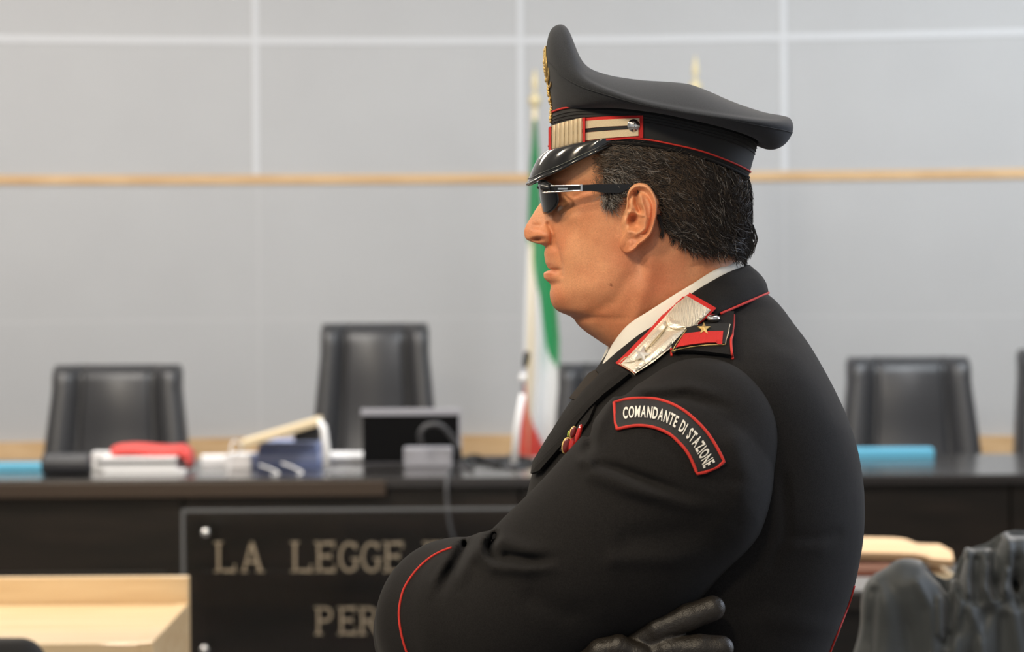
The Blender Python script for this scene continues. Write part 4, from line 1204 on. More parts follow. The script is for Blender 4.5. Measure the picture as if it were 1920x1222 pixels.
pin_disc(1069, 844, 8.5, 15.5, .011, 2.5, M['gold'], 'gold_rim', .25); pin_disc(1069.6, 844, 7, 13.4, .0125, 2.5, M['enamel2'], 'flower_centre', .25)
pin_disc(1081, 819, 6, 11.5, .010, 2.5, M['gold'], 'gold_rim', .3); pin_disc(1081.6, 819, 5, 10, .0115, 2.5, M['enamel2'], 'flower_centre', .3)
pin_disc(1073, 822, 2.2, 6, .011, 2, M['leafgreen'], 'leaf', .2)
for ch in pin.children: ch.matrix_parent_inverse = Matrix.Identity(4)
pin.matrix_parent_inverse = Matrix.Identity(4)

# ---- gloved right hand tucked under the near arm ------------------------------------
def hand():
    y0 = -428
    def q(px, py, y, r): return (A(px, py, y), r)
    def finger(nodes): return [q(*a) for a in nodes]
    fs = [finger([(1185, 1212, y0 + 18, 24), (1235, 1178, y0 - 6, 22), (1290, 1157, y0 - 12, 23), (1336, 1140, y0 - 12, 22)]),
          finger([(1195, 1232, y0 + 10, 25), (1255, 1218, y0 - 10, 23), (1310, 1214, y0 - 14, 23), (1352, 1215, y0 - 12, 22)]),
          finger([(1195, 1255, y0 + 8, 25), (1250, 1258, y0 - 8, 23), (1305, 1260, y0 - 10, 22), (1345, 1262, y0 - 4, 20)]),
          finger([(1190, 1280, y0 + 8, 23), (1235, 1294, y0 - 2, 21), (1280, 1303, y0 - 4, 19), (1310, 1306, y0, 17)])]
    thumb = finger([(1095, 1262, y0 + 20, 30), (1128, 1220, y0 - 6, 23), (1160, 1212, y0 - 16, 20), (1198, 1228, y0 - 16, 18), (1222, 1240, y0 - 14, 16)])
    palm = [q(1075, 1262, y0 + 40, 40), q(1130, 1250, y0 + 22, 44), q(1180, 1246, y0 + 16, 40)]
    def f(P):
        d = chain(P, palm, 20)
        for g in fs: d = smin(d, chain(P, g, 6), 9)
        d = smin(d, chain(P, thumb, 8), 8)
        ax, az = O.app(P); near = np.abs(d) < 12
        u, v = ax[near], az[near]; e = np.zeros(u.shape)
        for a, b in ((1236, 1176), (1288, 1158), (1256, 1218), (1308, 1212)):
            for o in (-7, 0, 7): e += .9 * np.exp(-(((u - a - o) * 1 + (v - b) * -.3) / 2.2) ** 2 - ((v - b) / 24) ** 2)
        for a, b in ((1140, 1214), (1152, 1211), (1166, 1213)): e += 1.1 * np.exp(-(((u - a) + (v - b) * .4) / 2.4) ** 2 - ((v - b) / 20) ** 2)
        d[near] += e
        return d
    V, Fc = volume((1000, -510, 1030), (1420, -330, 1360), 2.2, f); V = relax(V, Fc, 2); Wv = O.w(V)
    return mesh('glove', Wv, orient(Wv, Fc), M['leather'], officer)
hand()
# other glove under the far arm, out of sight behind the chest
def left_hand():
    y0 = 400
    def q(px, py, y, r): return (np.array([px, py, y], float)[[0, 2, 1]], r)
    palm = [q(950, 1190, 120, 42), q(1000, 1180, 300, 42), q(1040, 1170, y0 - 20, 38)]
    fs = [[q(1050, 1130 + 28 * i, y0 - 10, 22), q(1110, 1124 + 30 * i, y0 + 30, 21), q(1160, 1118 + 32 * i, y0 + 34, 18)] for i in range(4)]
    th = [q(1000, 1150, y0 - 60, 26), q(1030, 1100, y0 - 10, 21), q(1060, 1070, y0 + 10, 18)]
    def f(P):
        d = chain(P, palm, 20)
        for g in fs + [th]: d = smin(d, chain(P, g, 8), 8)
        return d
    blob('glove', O, (880, 60, 1030), (1220, 480, 1300), 5, f, M['leather'], officer)
left_hand()

# ---- trousers, shoes -------------------------------------------------------------
def legs(P):
    d = None
    for s in (-1, 1):
        c = chain(P, [(np.array([1275, s * 150, 1800.]), 215), (np.array([1285, s * 160, 2200.]), 165), (np.array([1280, s * 165, 2600.]), 130), (np.array([1300, s * 165, 3180.]), 112), (np.array([1300, s * 165, 3290.]), 110)], 30)
        d = c if d is None else smin(d, c, 20)
    return d
V, Fc = volume((1000, -420, 1640), (1560, 420, 3420), 16, legs); V = relax(V, Fc, 2); Wv = O.w(V)
trs = mesh('trousers', Wv, orient(Wv, Fc), M['cloth'], officer)
for s in (-1, 1):
    def shoe(P, s=s):
        return np.maximum(chain(P, [(np.array([1370., s * 165, 3345]), 62), (np.array([1250., s * 168, 3350]), 64), (np.array([1110., s * 175, 3372]), 58), (np.array([1030., s * 178, 3385]), 42)], 20), P[..., 2] - 3414)
    blob('shoe', O, (940, min(s * 80, s * 270), 3240), (1480, max(s * 80, s * 270), 3430), 9, shoe, M['patent'], officer)
# ================================================================== THE ROOM
def struct(o): o['kind'] = 'structure'; return o
M['wall'] = mat('grey_wall_panels', (.50, .50, .50), .55, .1, spec=.35)
def wallmat():
    m = M['wall']; N, L, b = nodes(m)
    tc = N.new('ShaderNodeTexCoord'); sp = N.new('ShaderNodeSeparateXYZ'); L.new(tc.outputs['Object'], sp.inputs[0])
    # faint seams between the lower panels
    def seam(sock, off, period, width):
        a = N.new('ShaderNodeMath'); a.operation = 'SUBTRACT'; L.new(sock, a.inputs[0]); a.inputs[1].default_value = off - period * .5 + 50 * period * 0
        mo = N.new('ShaderNodeMath'); mo.operation = 'PINGPONG'; L.new(a.outputs[0], mo.inputs[0]); mo.inputs[1].default_value = period / 2
        # distance from the nearest line: pingpong peaks at the line
        s = N.new('ShaderNodeMath'); s.operation = 'GREATER_THAN'; L.new(mo.outputs[0], s.inputs[0]); s.inputs[1].default_value = period / 2 - width
        return s.outputs[0]
    v = seam(sp.outputs['X'], .043, 1.16, .006); h = seam(sp.outputs['Z'], 1.254, .614, .006)
    mx = N.new('ShaderNodeMath'); mx.operation = 'MAXIMUM'; L.new(v, mx.inputs[0]); L.new(h, mx.inputs[1])
    n = N.new('ShaderNodeTexNoise'); n.inputs['Scale'].default_value = 3; n.inputs['Detail'].default_value = 4
    r = N.new('ShaderNodeValToRGB'); r.color_ramp.elements[0].color = (.435, .437, .445, 1); r.color_ramp.elements[1].color = (.475, .478, .485, 1)
    L.new(tc.outputs['Object'], n.inputs['Vector']); L.new(n.outputs[0], r.inputs[0])
    mc = N.new('ShaderNodeMix'); mc.data_type = 'RGBA'; L.new(mx.outputs[0], mc.inputs['Factor']); L.new(r.outputs[0], mc.inputs[6]); mc.inputs[7].default_value = (.485, .488, .495, 1)
    L.new(mc.outputs[2], b.inputs['Base Color'])
wallmat()
M['batten'] = mat('pale_batten', (.60, .61, .63), .5); M['oak'] = mat('light_oak', (.62, .40, .20), .45)
noise_col(M['oak'], (.56, .35, .17), (.68, .46, .25), 3, 5, (1, 8, 14))
M['deskwood'] = mat('maple_veneer', (.80, .60, .36), .4); noise_col(M['deskwood'], (.74, .52, .28), (.86, .66, .40), 2.5, 5, (1, 10, 14)); 
M['deskwood'].node_tree.nodes['Principled BSDF'].inputs['Coat Weight'].default_value = .3
M['dark'] = mat('dark_wenge_wood', (.014, .0105, .0085), .38, spec=.4); noise_col(M['dark'], (.008, .0065, .005), (.020, .014, .0105), 2.2, 5, (1, 6, 6))
M['darktop'] = mat('polished_dark_top', (.03, .027, .026), .22, spec=.6, coat=.5, coatr=.15)
M['lip'] = mat('brown_wood_edge', (.05, .033, .022), .4)
M['carpet'] = mat('grey_floor', (.16, .15, .15), .8); bump(M['carpet'], 300, .4, .002)
M['ceil'] = mat('white_ceiling', (.75, .75, .74), .9)
M['paint'] = mat('side_wall_paint', (.62, .61, .58), .8)
M['chairleather'] = mat('black_chair_leather', (.034, .034, .037), .36, spec=.55); bump(M['chairleather'], 60, .3, .002)
M['paper'] = mat('white_paper', (.90, .90, .91), .8); M['cream'] = mat('cream_card', (.80, .66, .44), .7)
M['navylight'] = mat('light_blue_binder', (.36, .42, .66), .6); M['screen'] = mat('black_screen', (.003, .003, .0035), .6, spec=.1)
M['bluefolder'] = mat('blue_folder', (.14, .50, .72), .5); M['navy'] = mat('blue_binder', (.22, .28, .52), .6)
M['redfolder'] = mat('red_folder', (.72, .07, .06), .5); M['charcoal'] = mat('charcoal_case', (.035, .036, .042), .45)
M['greyplastic'] = mat('grey_plastic', (.36, .36, .40), .4); M['cable'] = mat('grey_cable', (.07, .07, .075), .5)
M['glassy'] = mat('clear_acrylic', (.80, .82, .84), .04, trans=1.0, ior=1.12, spec=.5)
M['brass'] = mat('brushed_brass', (.58, .50, .38), .36, .85)
M['poleoak'] = mat('pale_flag_pole', (.72, .62, .42), .4); M['brassball'] = mat('gilt_finial', (.66, .56, .34), .5, .2)
M['fgreen'] = mat('flag_green', (.02, .30, .10), .6, sheen=.3); M['fwhite'] = mat('flag_white', (.80, .80, .80), .6); M['fred'] = mat('flag_red', (.70, .05, .035), .6); M['fblue'] = mat('flag_blue', (.02, .06, .35), .6)
M['gown'] = mat('black_gown_satin', (.036, .041, .042), .55, sheen=.2, spec=.4); bump(M['gown'], 40, .15, .003)
M['brown'] = mat('brown_folder', (.30, .085, .045), .6); M['manila'] = mat('manila_folder', (.90, .62, .36), .6)
M['seatblack'] = mat('black_upholstery', (.008, .008, .009), .7)

def wy(x): return 13.5 - .066 * x * x
def curved(name, z0, z1, x0, x1, th, mt, n=60, bev=0, label=None):
    """a piece that follows the curved back wall"""
    V = []
    for x in np.linspace(x0, x1, n):
        for (z, y) in ((z0, wy(x) - th), (z1, wy(x) - th), (z1, wy(x) + .02), (z0, wy(x) + .02)): V.append((x, y, z))
    L = [tuple(q) for q in grid_faces(n, 4, False, True)] + [(0, 1, 2, 3), tuple(4 * (n - 1) + q for q in (3, 2, 1, 0))]
    bm = bmesh.new(); vv = [bm.verts.new(p) for p in V]
    for q in L: bm.faces.new([vv[i] for i in q])
    return struct(from_bm(name, bm, mt, None, False, label))
curved('wall_back', 0, 3.4, -4.6, 4.6, .0, M['wall'])
# thicken backwards
box_ = struct(box('floor', (-4.6, -.6, -.1), (4.6, 14.0, 0), M['carpet']))
struct(box('ceiling', (-4.6, -.6, 3.4), (4.6, 14.0, 3.5), M['ceil']))
struct(box('wall_left', (-4.7, -.6, 0), (-4.6, 14.0, 3.4), M['paint'])); struct(box('wall_right', (4.6, -.6, 0), (4.7, 14.0, 3.4), M['paint']))
zs_ = 1.8715
curved('trim_1', zs_ - .021, zs_ + .021, -4.59, 4.59, .012, M['oak'])
curved('trim_2', 2.483 - .015, 2.483 + .015, -4.59, 4.59, .006, M['batten'])
k_ = 3
for xb_ in (-3.447, -2.287, -1.127, .043, 1.203, 2.363, 3.523):
    curved('trim_%d' % k_, zs_ + .021, 3.395, xb_ - .014, xb_ + .014, .006, M['batten'], 2); k_ += 1
curved('trim_%d' % k_, .58, .735, -4.59, 4.59, .05, M['oak'])

# ---- judges' bench -----------------------------------------------------------
TOPZ = .805
bench = empty('judges_bench', (0, 10.5, 0), 'long dark wooden judges bench with a polished top, running across the courtroom', 'bench')
box('worktop', (-3.2, 10.0, TOPZ - .032), (3.2, 11.0, TOPZ), M['darktop'], bench, .004)
box('edge_lip', (-3.2, 9.985, TOPZ - .058), (-.42, 10.05, TOPZ - .008), M['lip'], bench, .004, label='brown wooden edge strip')
xs_ = [-3.2, -2.2, -1.09, 0.02, 1.64, 3.2]
for a, b in zip(xs_[:-1], xs_[1:]):
    box('front_panel', (a + .004, 10.03, .12), (b - .004, 10.06, TOPZ - .034), M['dark'], bench, .003)
    box('front_recess', (a + .06, 10.018, .16), (b - .06, 10.031, .50), M['dark'], bench, .003)
box('plinth', (-3.2, 10.06, 0), (3.2, 10.9, .12), M['dark'], bench)
box('side_panel', (-3.2, 10.06, .12), (-3.16, 10.95, TOPZ - .033), M['dark'], bench); box('side_panel', (3.16, 10.06, .12), (3.2, 10.95, TOPZ - .033), M['dark'], bench)
for x in (-2.2, -1.09, .02, 1.64): box('divider', (x - .015, 10.06, .12), (x + .015, 10.9, TOPZ - .033), M['dark'], bench)

# ---- acrylic sign --------------------------------------------------------------
SD = 9.80
p0 = W(341, 957, SD); p1 = W(1215, 950, SD); zb = W(341, 1240, SD).z
sign = empty('courtroom_sign', ((p0.x + p1.x) / 2, SD, zb), 'clear acrylic plaque with raised brass capital letters fixed to the bench front', 'sign')
def rot_z(o): return o
box('acrylic_panel', (p0.x, SD, zb), (p1.x, SD + .012, p0.z), M['glassy'], sign, .0025)
M['edgeglow'] = mat('polished_acrylic_edge', (.13, .135, .14), .2, spec=.6)
for a, b in (((p0.x - .003, SD - .001, zb), (p0.x + .009, SD + .013, p0.z)), ((p0.x, SD - .001, p0.z - .006), (p1.x, SD + .013, p0.z + .004))):
    box('polished_edge', a, b, M['edgeglow'], sign, .002)
for (px, py) in ((385, 998), (383, 1217), (1172, 992), (1172, 1212)):
    c = W(px, py, SD); lathe('standoff', [(0, -.012), (.010, -.011), (.014, -.006), (.0145, .0), (.0145, .003), (.009, .003), (.009, .228), (.0, .228)], (c.x, SD, c.z), M['chrome'], sign, 20, 'Y')
def letter(ch, x, z, h):
    """serif capital built of bars, in the plane of the sign"""
    w = .68 * h; t = .078 * h; s = .085 * h; bm = bmesh.new()
    def bar(a, b, th=None):
        th = th or t; a = Vector((x + a[0] * w, 0, z + a[1] * h)); b = Vector((x + b[0] * w, 0, z + b[1] * h)); d = b - a; L = d.length
        vs = box_bm(bm, (0, SD - .012, -th / 2), (L, SD, th / 2)); an = math.atan2(d.z, d.x)
        for v in vs: q = Vector((v.co.x * math.cos(an) - v.co.z * math.sin(an), v.co.y, v.co.x * math.sin(an) + v.co.z * math.cos(an))); v.co = q + Vector((a.x, 0, a.z))
    def arc(cx_, cz_, rx_, rz_, a0, a1, n=14):
        for i in range(n):
            u, v = math.radians(a0 + (a1 - a0) * i / n), math.radians(a0 + (a1 - a0) * (i + 1.15) / n)
            bar((cx_ + rx_ * math.cos(u), cz_ + rz_ * math.sin(u)), (cx_ + rx_ * math.cos(v), cz_ + rz_ * math.sin(v)))
    e = .06; sw = .13
    if ch in 'LEPRTI':
        xs = {'T': .5, 'I': .5}.get(ch, .2)
        bar((xs, e), (xs, 1 - e)); bar((xs - .2, e * .7), (xs + .2, e * .7), s * .55)
        if ch != 'T': bar((xs - .2, 1 - e * .7), (xs + .2, 1 - e * .7), s * .55)
    if ch == 'L': bar((.2, e), (.95, e)); bar((.95, 0), (.95, .26), s * .6)
    if ch == 'E':
        bar((.2, e), (.95, e)); bar((.2, 1 - e), (.92, 1 - e)); bar((.2, .52), (.74, .52)); bar((.93, 0), (.93, .24), s * .6); bar((.9, .78), (.9, 1), s * .6); bar((.74, .42), (.74, .62), s * .5)
    if ch == 'A': bar((.12, .04), (.5, .98), t * .8); bar((.5, .98), (.9, .04), t * 1.2); bar((.26, .34), (.74, .34), t * .8); bar((0, .04), (.3, .04), s * .55); bar((.72, .04), (1.08, .04), s * .55)
    if ch == 'G': arc(.52, .5, .42, .44, 50, 310); bar((.82, .12), (.82, .44)); bar((.62, .44), (1, .44), s * .6); bar((.82, .74), (.82, .94), s * .6)
    if ch == 'U': bar((.18, .35), (.18, .97)); bar((.85, .35), (.85, .97), t * .8); arc(.515, .34, .335, .3, 180, 360); bar((0, .96), (.36, .96), s * .55); bar((.68, .96), (1.02, .96), s * .55)
    if ch in 'PR': bar((.2, 1 - e), (.55, 1 - e)); bar((.2, .5), (.55, .5)); arc(.55, .72, .3, .22, -90, 90, 10)
    if ch == 'R': bar((.52, .5), (.95, .04), t * 1.1); bar((.85, .04), (1.1, .04), s * .55)
    if ch == 'T': bar((.0, 1 - e), (1.0, 1 - e)); bar((.02, .78), (.02, 1), s * .6); bar((.98, .78), (.98, 1), s * .6)
    if ch == "'": bar((.5, .72), (.56, 1), t * .8)
    return from_bm('letter', bm, M['brass'], sign, False)
def line(text, pxs, py_top, py_bot):
    for ch, px in zip(text, pxs):
        a = W(px, py_top, SD); b = W(px, py_bot, SD); letter(ch, a.x, b.z, a.z - b.z)
line("LALEGGEE'UGUALE", [402, 452, 545, 590, 634, 676, 718, 793, 838, 905, 950, 996, 1040, 1086, 1130], 1014, 1073)
line('PERTUTTI', [590, 633, 672, 760, 806, 852, 898, 944], 1136, 1190)

# ---- high backed chairs ------------------------------------------------------------
def chair(x, y, ztop, wt, wb, label, group):
    """leather armchair seen from the front, over the bench"""
    r = empty('judge_chair', (x, y, 0), label, 'chair', group)
    zb_ = .46; n, m_ = 41, 30; Fr = []; Bk = []
    H = ztop - zb_
    for j in range(m_):
        t = j / (m_ - 1); z = zb_ + H * t
        wd = wb + (wt - wb) * min(1, max(0, (t - .25) / .6)) ** 1.2
        rr = math.sqrt(max(0, 1 - max(0, (t - .965) / .035) ** 2)) if t > .965 else 1
        for i in range(n):
            u = i / (n - 1) * 2 - 1
            rc = .97 + .03 * rr if t > .965 else 1
            xx = x + u * wd / 2 * rc
            bol = .045 * min(1, max(0, (abs(u) - .56) / .2)) + .018 * math.cos(u / .54 * math.pi / 2) * (abs(u) < .54)
            groove = -.040 * math.exp(-((abs(u) - .56) / .035) ** 2)
            edge = -.05 * max(0, (abs(u) - .9) / .1) ** 2
            roll = -.05 * (max(0, (t - .93) / .07) ** 2)
            lean = (t - .3) * .10
            pad = .008 * math.sin(t * math.pi * 3.0) if abs(u) < .54 else 0
            Fr.append((xx, y - .05 - bol - groove - edge - roll - pad + lean, z)); Bk.append((xx, y + .06 + .02 * (1 - u * u) + lean, z - .012 * (t > .99)))
    V = np.array(Fr + Bk); g = grid_faces(m_, n); k = m_ * n; L = [tuple(q) for q in g] + [tuple(q[::-1] + k) for q in g]
    for j in range(m_ - 1):
        for i in (0, n - 1): L.append((j * n + i, (j + 1) * n + i, (j + 1) * n + i + k, j * n + i + k))
    for i in range(n - 1):
        for j in (0, m_ - 1): L.append((j * n + i, j * n + i + 1, j * n + i + 1 + k, j * n + i + k))
    bm = bmesh.new(); vv = [bm.verts.new(p) for p in V]
    for q in L: bm.faces.new([vv[i] for i in q])
    from_bm('backrest', bm, M['chairleather'], r, True)
    box('seat', (x - .25, y - .50, .40), (x + .25, y + .0, .50), M['chairleather'], r, .03)
    for s in (-1, 1):
        box('armrest', (x + s * .30 - .03, y - .42, .62), (x + s * .30 + .03, y - .04, .655), M['chairleather'], r, .012)
        box('armrest_post', (x + s * .30 - .015, y - .24, .44), (x + s * .30 + .015, y - .18, .625), M['charcoal'], r, .004)
        box('armrest_bracket', (x + min(s * .22, s * .31), y - .24, .425), (x + max(s * .22, s * .31), y - .18, .45), M['charcoal'], r, .003)
    lathe('gas_column', [(.0, .06), (.028, .06), (.028, .40), (0, .40)], (x, y - .25, 0), M['darkmetal'], r, 16)
    for i in range(5):
        a = i * 2 * math.pi / 5 + .3; c, s = math.cos(a), math.sin(a)
        tube('base_arm', [(x, y - .25, .09), (x + c * .15, y - .25 + s * .15, .085), (x + c * .28, y - .25 + s * .28, .06)], [.022, .02, .014], M['darkmetal'], r, 8)
        lathe('caster', [(0, -.012), (.027, -.012), (.027, .012), (0, .012)], (x + c * .28, y - .25 + s * .28, .028), M['blackplastic'], r, 14, 'Y')
    return r
def place_chair(pxl, pxr, pyt, bl, br, d, label):
    a, b = W(pxl, pyt, d), W(pxr, pyt, d); wt = b.x - a.x; wb = (br - bl) * d / F * 1.04
    return chair((a.x + b.x) / 2, d, a.z, wt, wb, label, 'high backed judges chairs behind the bench')
place_chair(96, 337, 685, 80, 350, 11.75, 'black leather high backed chair behind the red folder at the left end of the bench')
place_chair(600, 803, 607, 578, 812, 11.95, 'tallest black leather chair, in the centre behind the open laptop')
place_chair(1047, 1262, 682, 1036, 1272, 11.95, 'black leather chair mostly hidden behind the officer, just right of the flag')
place_chair(1592, 1822, 670, 1588, 1848, 11.75, 'black leather high backed chair right of the officer, behind the light blue folder')
place_chair(1915, 2140, 655, 1905, 2150, 11.75, 'sliver of a black chair cut off by the right edge of the photo')

# ---- flags ---------------------------------------------------------------------------
def flag(px_top, py_top, px_bot, d, cloth_mats, label, xl, xr, ytop, ybot, cls, group, finial_px):
    t = W(px_top, py_top + 45, d); b = W(px_bot, 900, d)
    sl = (t.x - b.x) / (t.z - b.z); bx = t.x - sl * t.z
    r = empty('flag_on_pole', (bx, d, 0), label, 'flag', group)
    tube('pole', [(bx, d, .04), (t.x, d, t.z)], .012, M['poleoak'], r, 12)
    lathe('finial', [(0, -.035), (.014, -.03), (.026, -.01), (.027, .005), (.02, .02), (.008, .028), (.006, .04), (.015, .06), (.012, .085), (.004, .125), (0, .13)], (t.x, d, t.z), M['brassball'], r, 20)
    lathe('base', [(0, 0), (.17, 0), (.17, .02), (.05, .04), (.025, .10), (0, .10)], (bx, d, 0), M['darkmetal'], r, 28)
    n, m_ = 60, 70; V = []; idx = []
    for j in range(m_):
        v = j / (m_ - 1); py = ytop + (ybot - ytop) * v
        a, bb = W(xl(py), py, d), W(xr(py), py, d)
        for i in range(n):
            u = i / (n - 1)
            x = a.x + (bb.x - a.x) * u; amp = .010 + .035 * v
            y = d - .02 + amp * math.sin(u * 9.5 + 1.2 * v) + .35 * amp * math.sin(u * 21 + 3 * v)
            V.append((x, y, a.z))
    for j in range(m_ - 1):
        py = ytop + (ybot - ytop) * (j + .5) / (m_ - 1)
        for i in range(n - 1): idx.append(cls((i + .5) / (n - 1), py))
    Vf = np.array(V); Vb = Vf + np.array([0, .004, 0]); g = grid_faces(m_, n)
    bm_V = np.vstack([Vf, Vb]); Fc = np.vstack([g, g[:, ::-1] + len(Vf)])
    o = mesh('cloth', bm_V, Fc, None, r, True, None, cloth_mats, idx + idx)
    return r
it_l = lambda py: float(np.interp(py, [220, 300, 400, 470, 560, 700, 760, 850, 900], [1000, 994, 990, 988, 985, 982, 978, 974, 974]))
it_r = lambda py: float(np.interp(py, [220, 300, 400, 470, 560, 640, 700, 760, 850, 900], [1006, 1012, 1016, 1036, 1042, 1049, 1048, 1046, 1044, 1044]))
def it_c(u, py):
    x = it_l(py) + u * (it_r(py) - it_l(py))
    g = float(np.interp(py, [220, 440, 470, 520, 560, 620, 660, 695, 900], [0, 985, 996, 1003, 1012, 1020, 1026, 1047, 1100]))
    rr = float(np.interp(py, [220, 640, 660, 760, 790, 850, 900], [900, 900, 984, 988, 998, 1024, 1046]))
    return 0 if x > g else (2 if x < rr else 1)
flag(1003, 143, 992, 12.6, [M['fgreen'], M['fwhite'], M['fred']], 'green white and red flag hanging folded from its pole beside the officer', it_l, it_r, 225, 905, it_c, 'flags standing by the back wall', 150)
flag(1304, 118, 1304, 12.6, [M['fblue']], 'flag pole with gilt finial showing above the officer cap', lambda p: 1275, lambda p: 1335, 240, 900, lambda u, p: 0, 'flags standing by the back wall', 110)

# ---- things on the bench ------------------------------------------------------------------
def at_bench(px, py):
    dx, dy = px - CX, HY - py; k = -(-dx * SP + dy * CP) / F
    d = (CH - TOPZ) / k; return W(px, py, d)
def slab(name, px0, px1, pyb, hpx, depth, mt, label, cat, z0=TOPZ, group=None, bev=.003, skew=0, parent=None):
    a, b = at_bench(px0, pyb), at_bench(px1, pyb); h = hpx * a.y / F; y = min(a.y, b.y)
    o = box(name, (a.x, y, z0 + .0005), (b.x, y + depth, z0 + h), mt, parent, bev, Matrix.Rotation(skew, 3, 'Z'), ((a.x + b.x) / 2, y + depth / 2, z0))
    if parent is None: tag(o, label, cat, group)
    return o
slab('folder', -60, 80, 884, 14, .10, M['bluefolder'], 'light blue folder lying on the bench at the left edge of the photo', 'folder')
c = at_bench(76, 893); e = at_bench(166, 893)
case = lathe('pencil_case', [(0, 0), (.028, 0), (.036, .004), (.037, .012), (.037, e.x - c.x - .012), (.036, e.x - c.x - .004), (.028, e.x - c.x), (0, e.x - c.x)], (c.x, c.y + .04, TOPZ + .0375), M['charcoal'], None, 28, 'X')
tag(case, 'dark grey cylindrical case lying between the blue folder and the red folder', 'case')
# stack with the red folder
z = TOPZ
grp = 'case files stacked under the red folder'
for i, (x0, x1, h, mt, lb) in enumerate([(196, 345, 9, 'paper', 'white case file, lowest of the stack under the red folder'), (190, 330, 11, 'paper', 'white case file, second from the bottom of the stack under the red folder'),
                                       (182, 335, 6, 'charcoal', 'dark case file in the stack, just under the pale papers'), (188, 330, 6, 'paper', 'pale papers directly under the red folder')]):
    o = slab('case_file', x0, x1, 890, h, .24, M[mt], lb, 'file', z, grp); z = TOPZ + sum([9, 11, 6, 6][:i + 1]) * 10.1 / F + .0005
zt = z
a = at_bench(208, 888); b = at_bench(352, 888)
def red_folder():
    n = 30; P = []
    L = b.x - a.x
    for i in range(n):
        t = i / (n - 1); x = a.x + L * t
        zz = zt + .018 + .004 * math.sin(t * 7) if t < .80 else zt + .018 - ((t - .80) / .20) ** 1.8 * .050
        if t >= .80: x = a.x + L * .80 + L * .20 * math.sin((t - .8) / .2 * math.pi / 2)
        P.append((x, zz))
    V = []
    for (x, zz) in P:
        for (y, q) in ((a.y - .005, .012), (a.y + .12, .014), (a.y + .24, .012), (a.y + .24, -.013), (a.y + .12, -.013), (a.y - .005, -.013)): V.append((x, y, zz + q))
    Fc = [tuple(q) for q in grid_faces(n, 6, False, True)] + [tuple(range(6)), tuple((n - 1) * 6 + i for i in range(6))[::-1]]
    bm = bmesh.new(); vv = [bm.verts.new(p) for p in V]
    for q in Fc: bm.faces.new([vv[i] for i in q])
    return tag(from_bm('folder', bm, M['redfolder'], None, True), 'red folder on top of the stack of papers in front of the left chair', 'folder')
red_folder()
slab('note_block', 172, 207, 880, 32, .08, M['paper'], 'small white note block beside the red folder', 'notepad', group=None)
slab('paper_sheaf', 374, 425, 872, 16, .14, M['paper'], 'white sheaf of papers right of the red folder', 'papers', skew=.1)
slab('paper_sheaf', 426, 474, 878, 26, .14, M['paper'], 'thicker white sheaf of papers left of the blue binders', 'papers', skew=-.08)
grp = 'blue binders under the propped file'
z = TOPZ; hs = [13, 13, 12, 10]
for i, lb in enumerate(['blue binder, lowest of the pile in front of the tallest chair', 'blue binder, second from the bottom of the pile under the cream file', 'blue binder, third from the bottom of the pile under the cream file', 'blue binder, topmost of the pile under the cream file']):
    slab('binder', 480 + i * 2, 598 - i, 878, hs[i], .24, M['navylight'] if i % 2 else M['navy'], lb, 'binder', z, grp); z += hs[i] * 10.4 / F + .0008
# propped cream file: cover and white spine
ff = empty('propped_file', tuple(at_bench(530, 880)), 'open cream file with a white spine propped over the blue binders', 'file')
q0, q1 = W(452, 833, 10.35), W(600, 789, 10.35); ang_ = math.atan2(q1.z - q0.z, q1.x - q0.x); Lq = (q1 - q0).length
box('cover', (q0.x, 10.28, q0.z - .012), (q0.x + Lq, 10.50, q0.z + .012), M['cream'], ff, .004, Matrix.Rotation(-ang_, 3, 'Y'), tuple(q0))
tube('spine', [tuple(W(596, 790, 10.30)), tuple(W(606, 800, 10.28)), tuple(W(612, 840, 10.28)), tuple(Vector((W(612, 884, 10.28).x, 10.28, TOPZ + .014)))], .013, M['paper'], ff, 10)
box('inner_board', (q1.x - .09, 10.36, TOPZ + .10), (q1.x - .005, 10.44, q1.z - .02), M['charcoal'], ff, .003)
for (pp, lb) in (([(430, 868), (445, 850), (455, 835), (438, 828), (432, 845)], 'thin white ribbon tie curling over the papers left of the cream file'), ([(486, 872), (508, 878), (524, 886), (512, 892)], 'thin white ribbon tie lying in front of the blue binders, left one'),
                 ([(528, 868), (548, 874), (568, 884), (560, 892)], 'thin white ribbon tie lying in front of the blue binders, right one')):
    P = []
    for i, (x, y) in enumerate(pp):
        w_ = W(x, y, 10.16); P.append((w_.x, 10.16 - .02 * i, max(w_.z, TOPZ + .005)))
    P[-1] = (P[-1][0], P[-1][1], TOPZ + .005); P[0] = (P[0][0], P[0][1], max(TOPZ + .005, P[0][2]))
    tag(tube('ribbon_tie', catmull(P, 24), .003, M['paper'], None, 8), lb, 'ribbon')
c = at_bench(602, 868); e = at_bench(688, 868); r_ = .0195
tag(lathe('paper_roll', [(0, 0), (r_ * .8, 0), (r_, .003), (r_, e.x - c.x - .003), (r_ * .8, e.x - c.x), (0, e.x - c.x)], (c.x, c.y + r_, TOPZ + r_ + .0005), M['paper'], None, 24, 'X'), 'white paper roll lying between the blue binders and the laptop', 'paper roll')
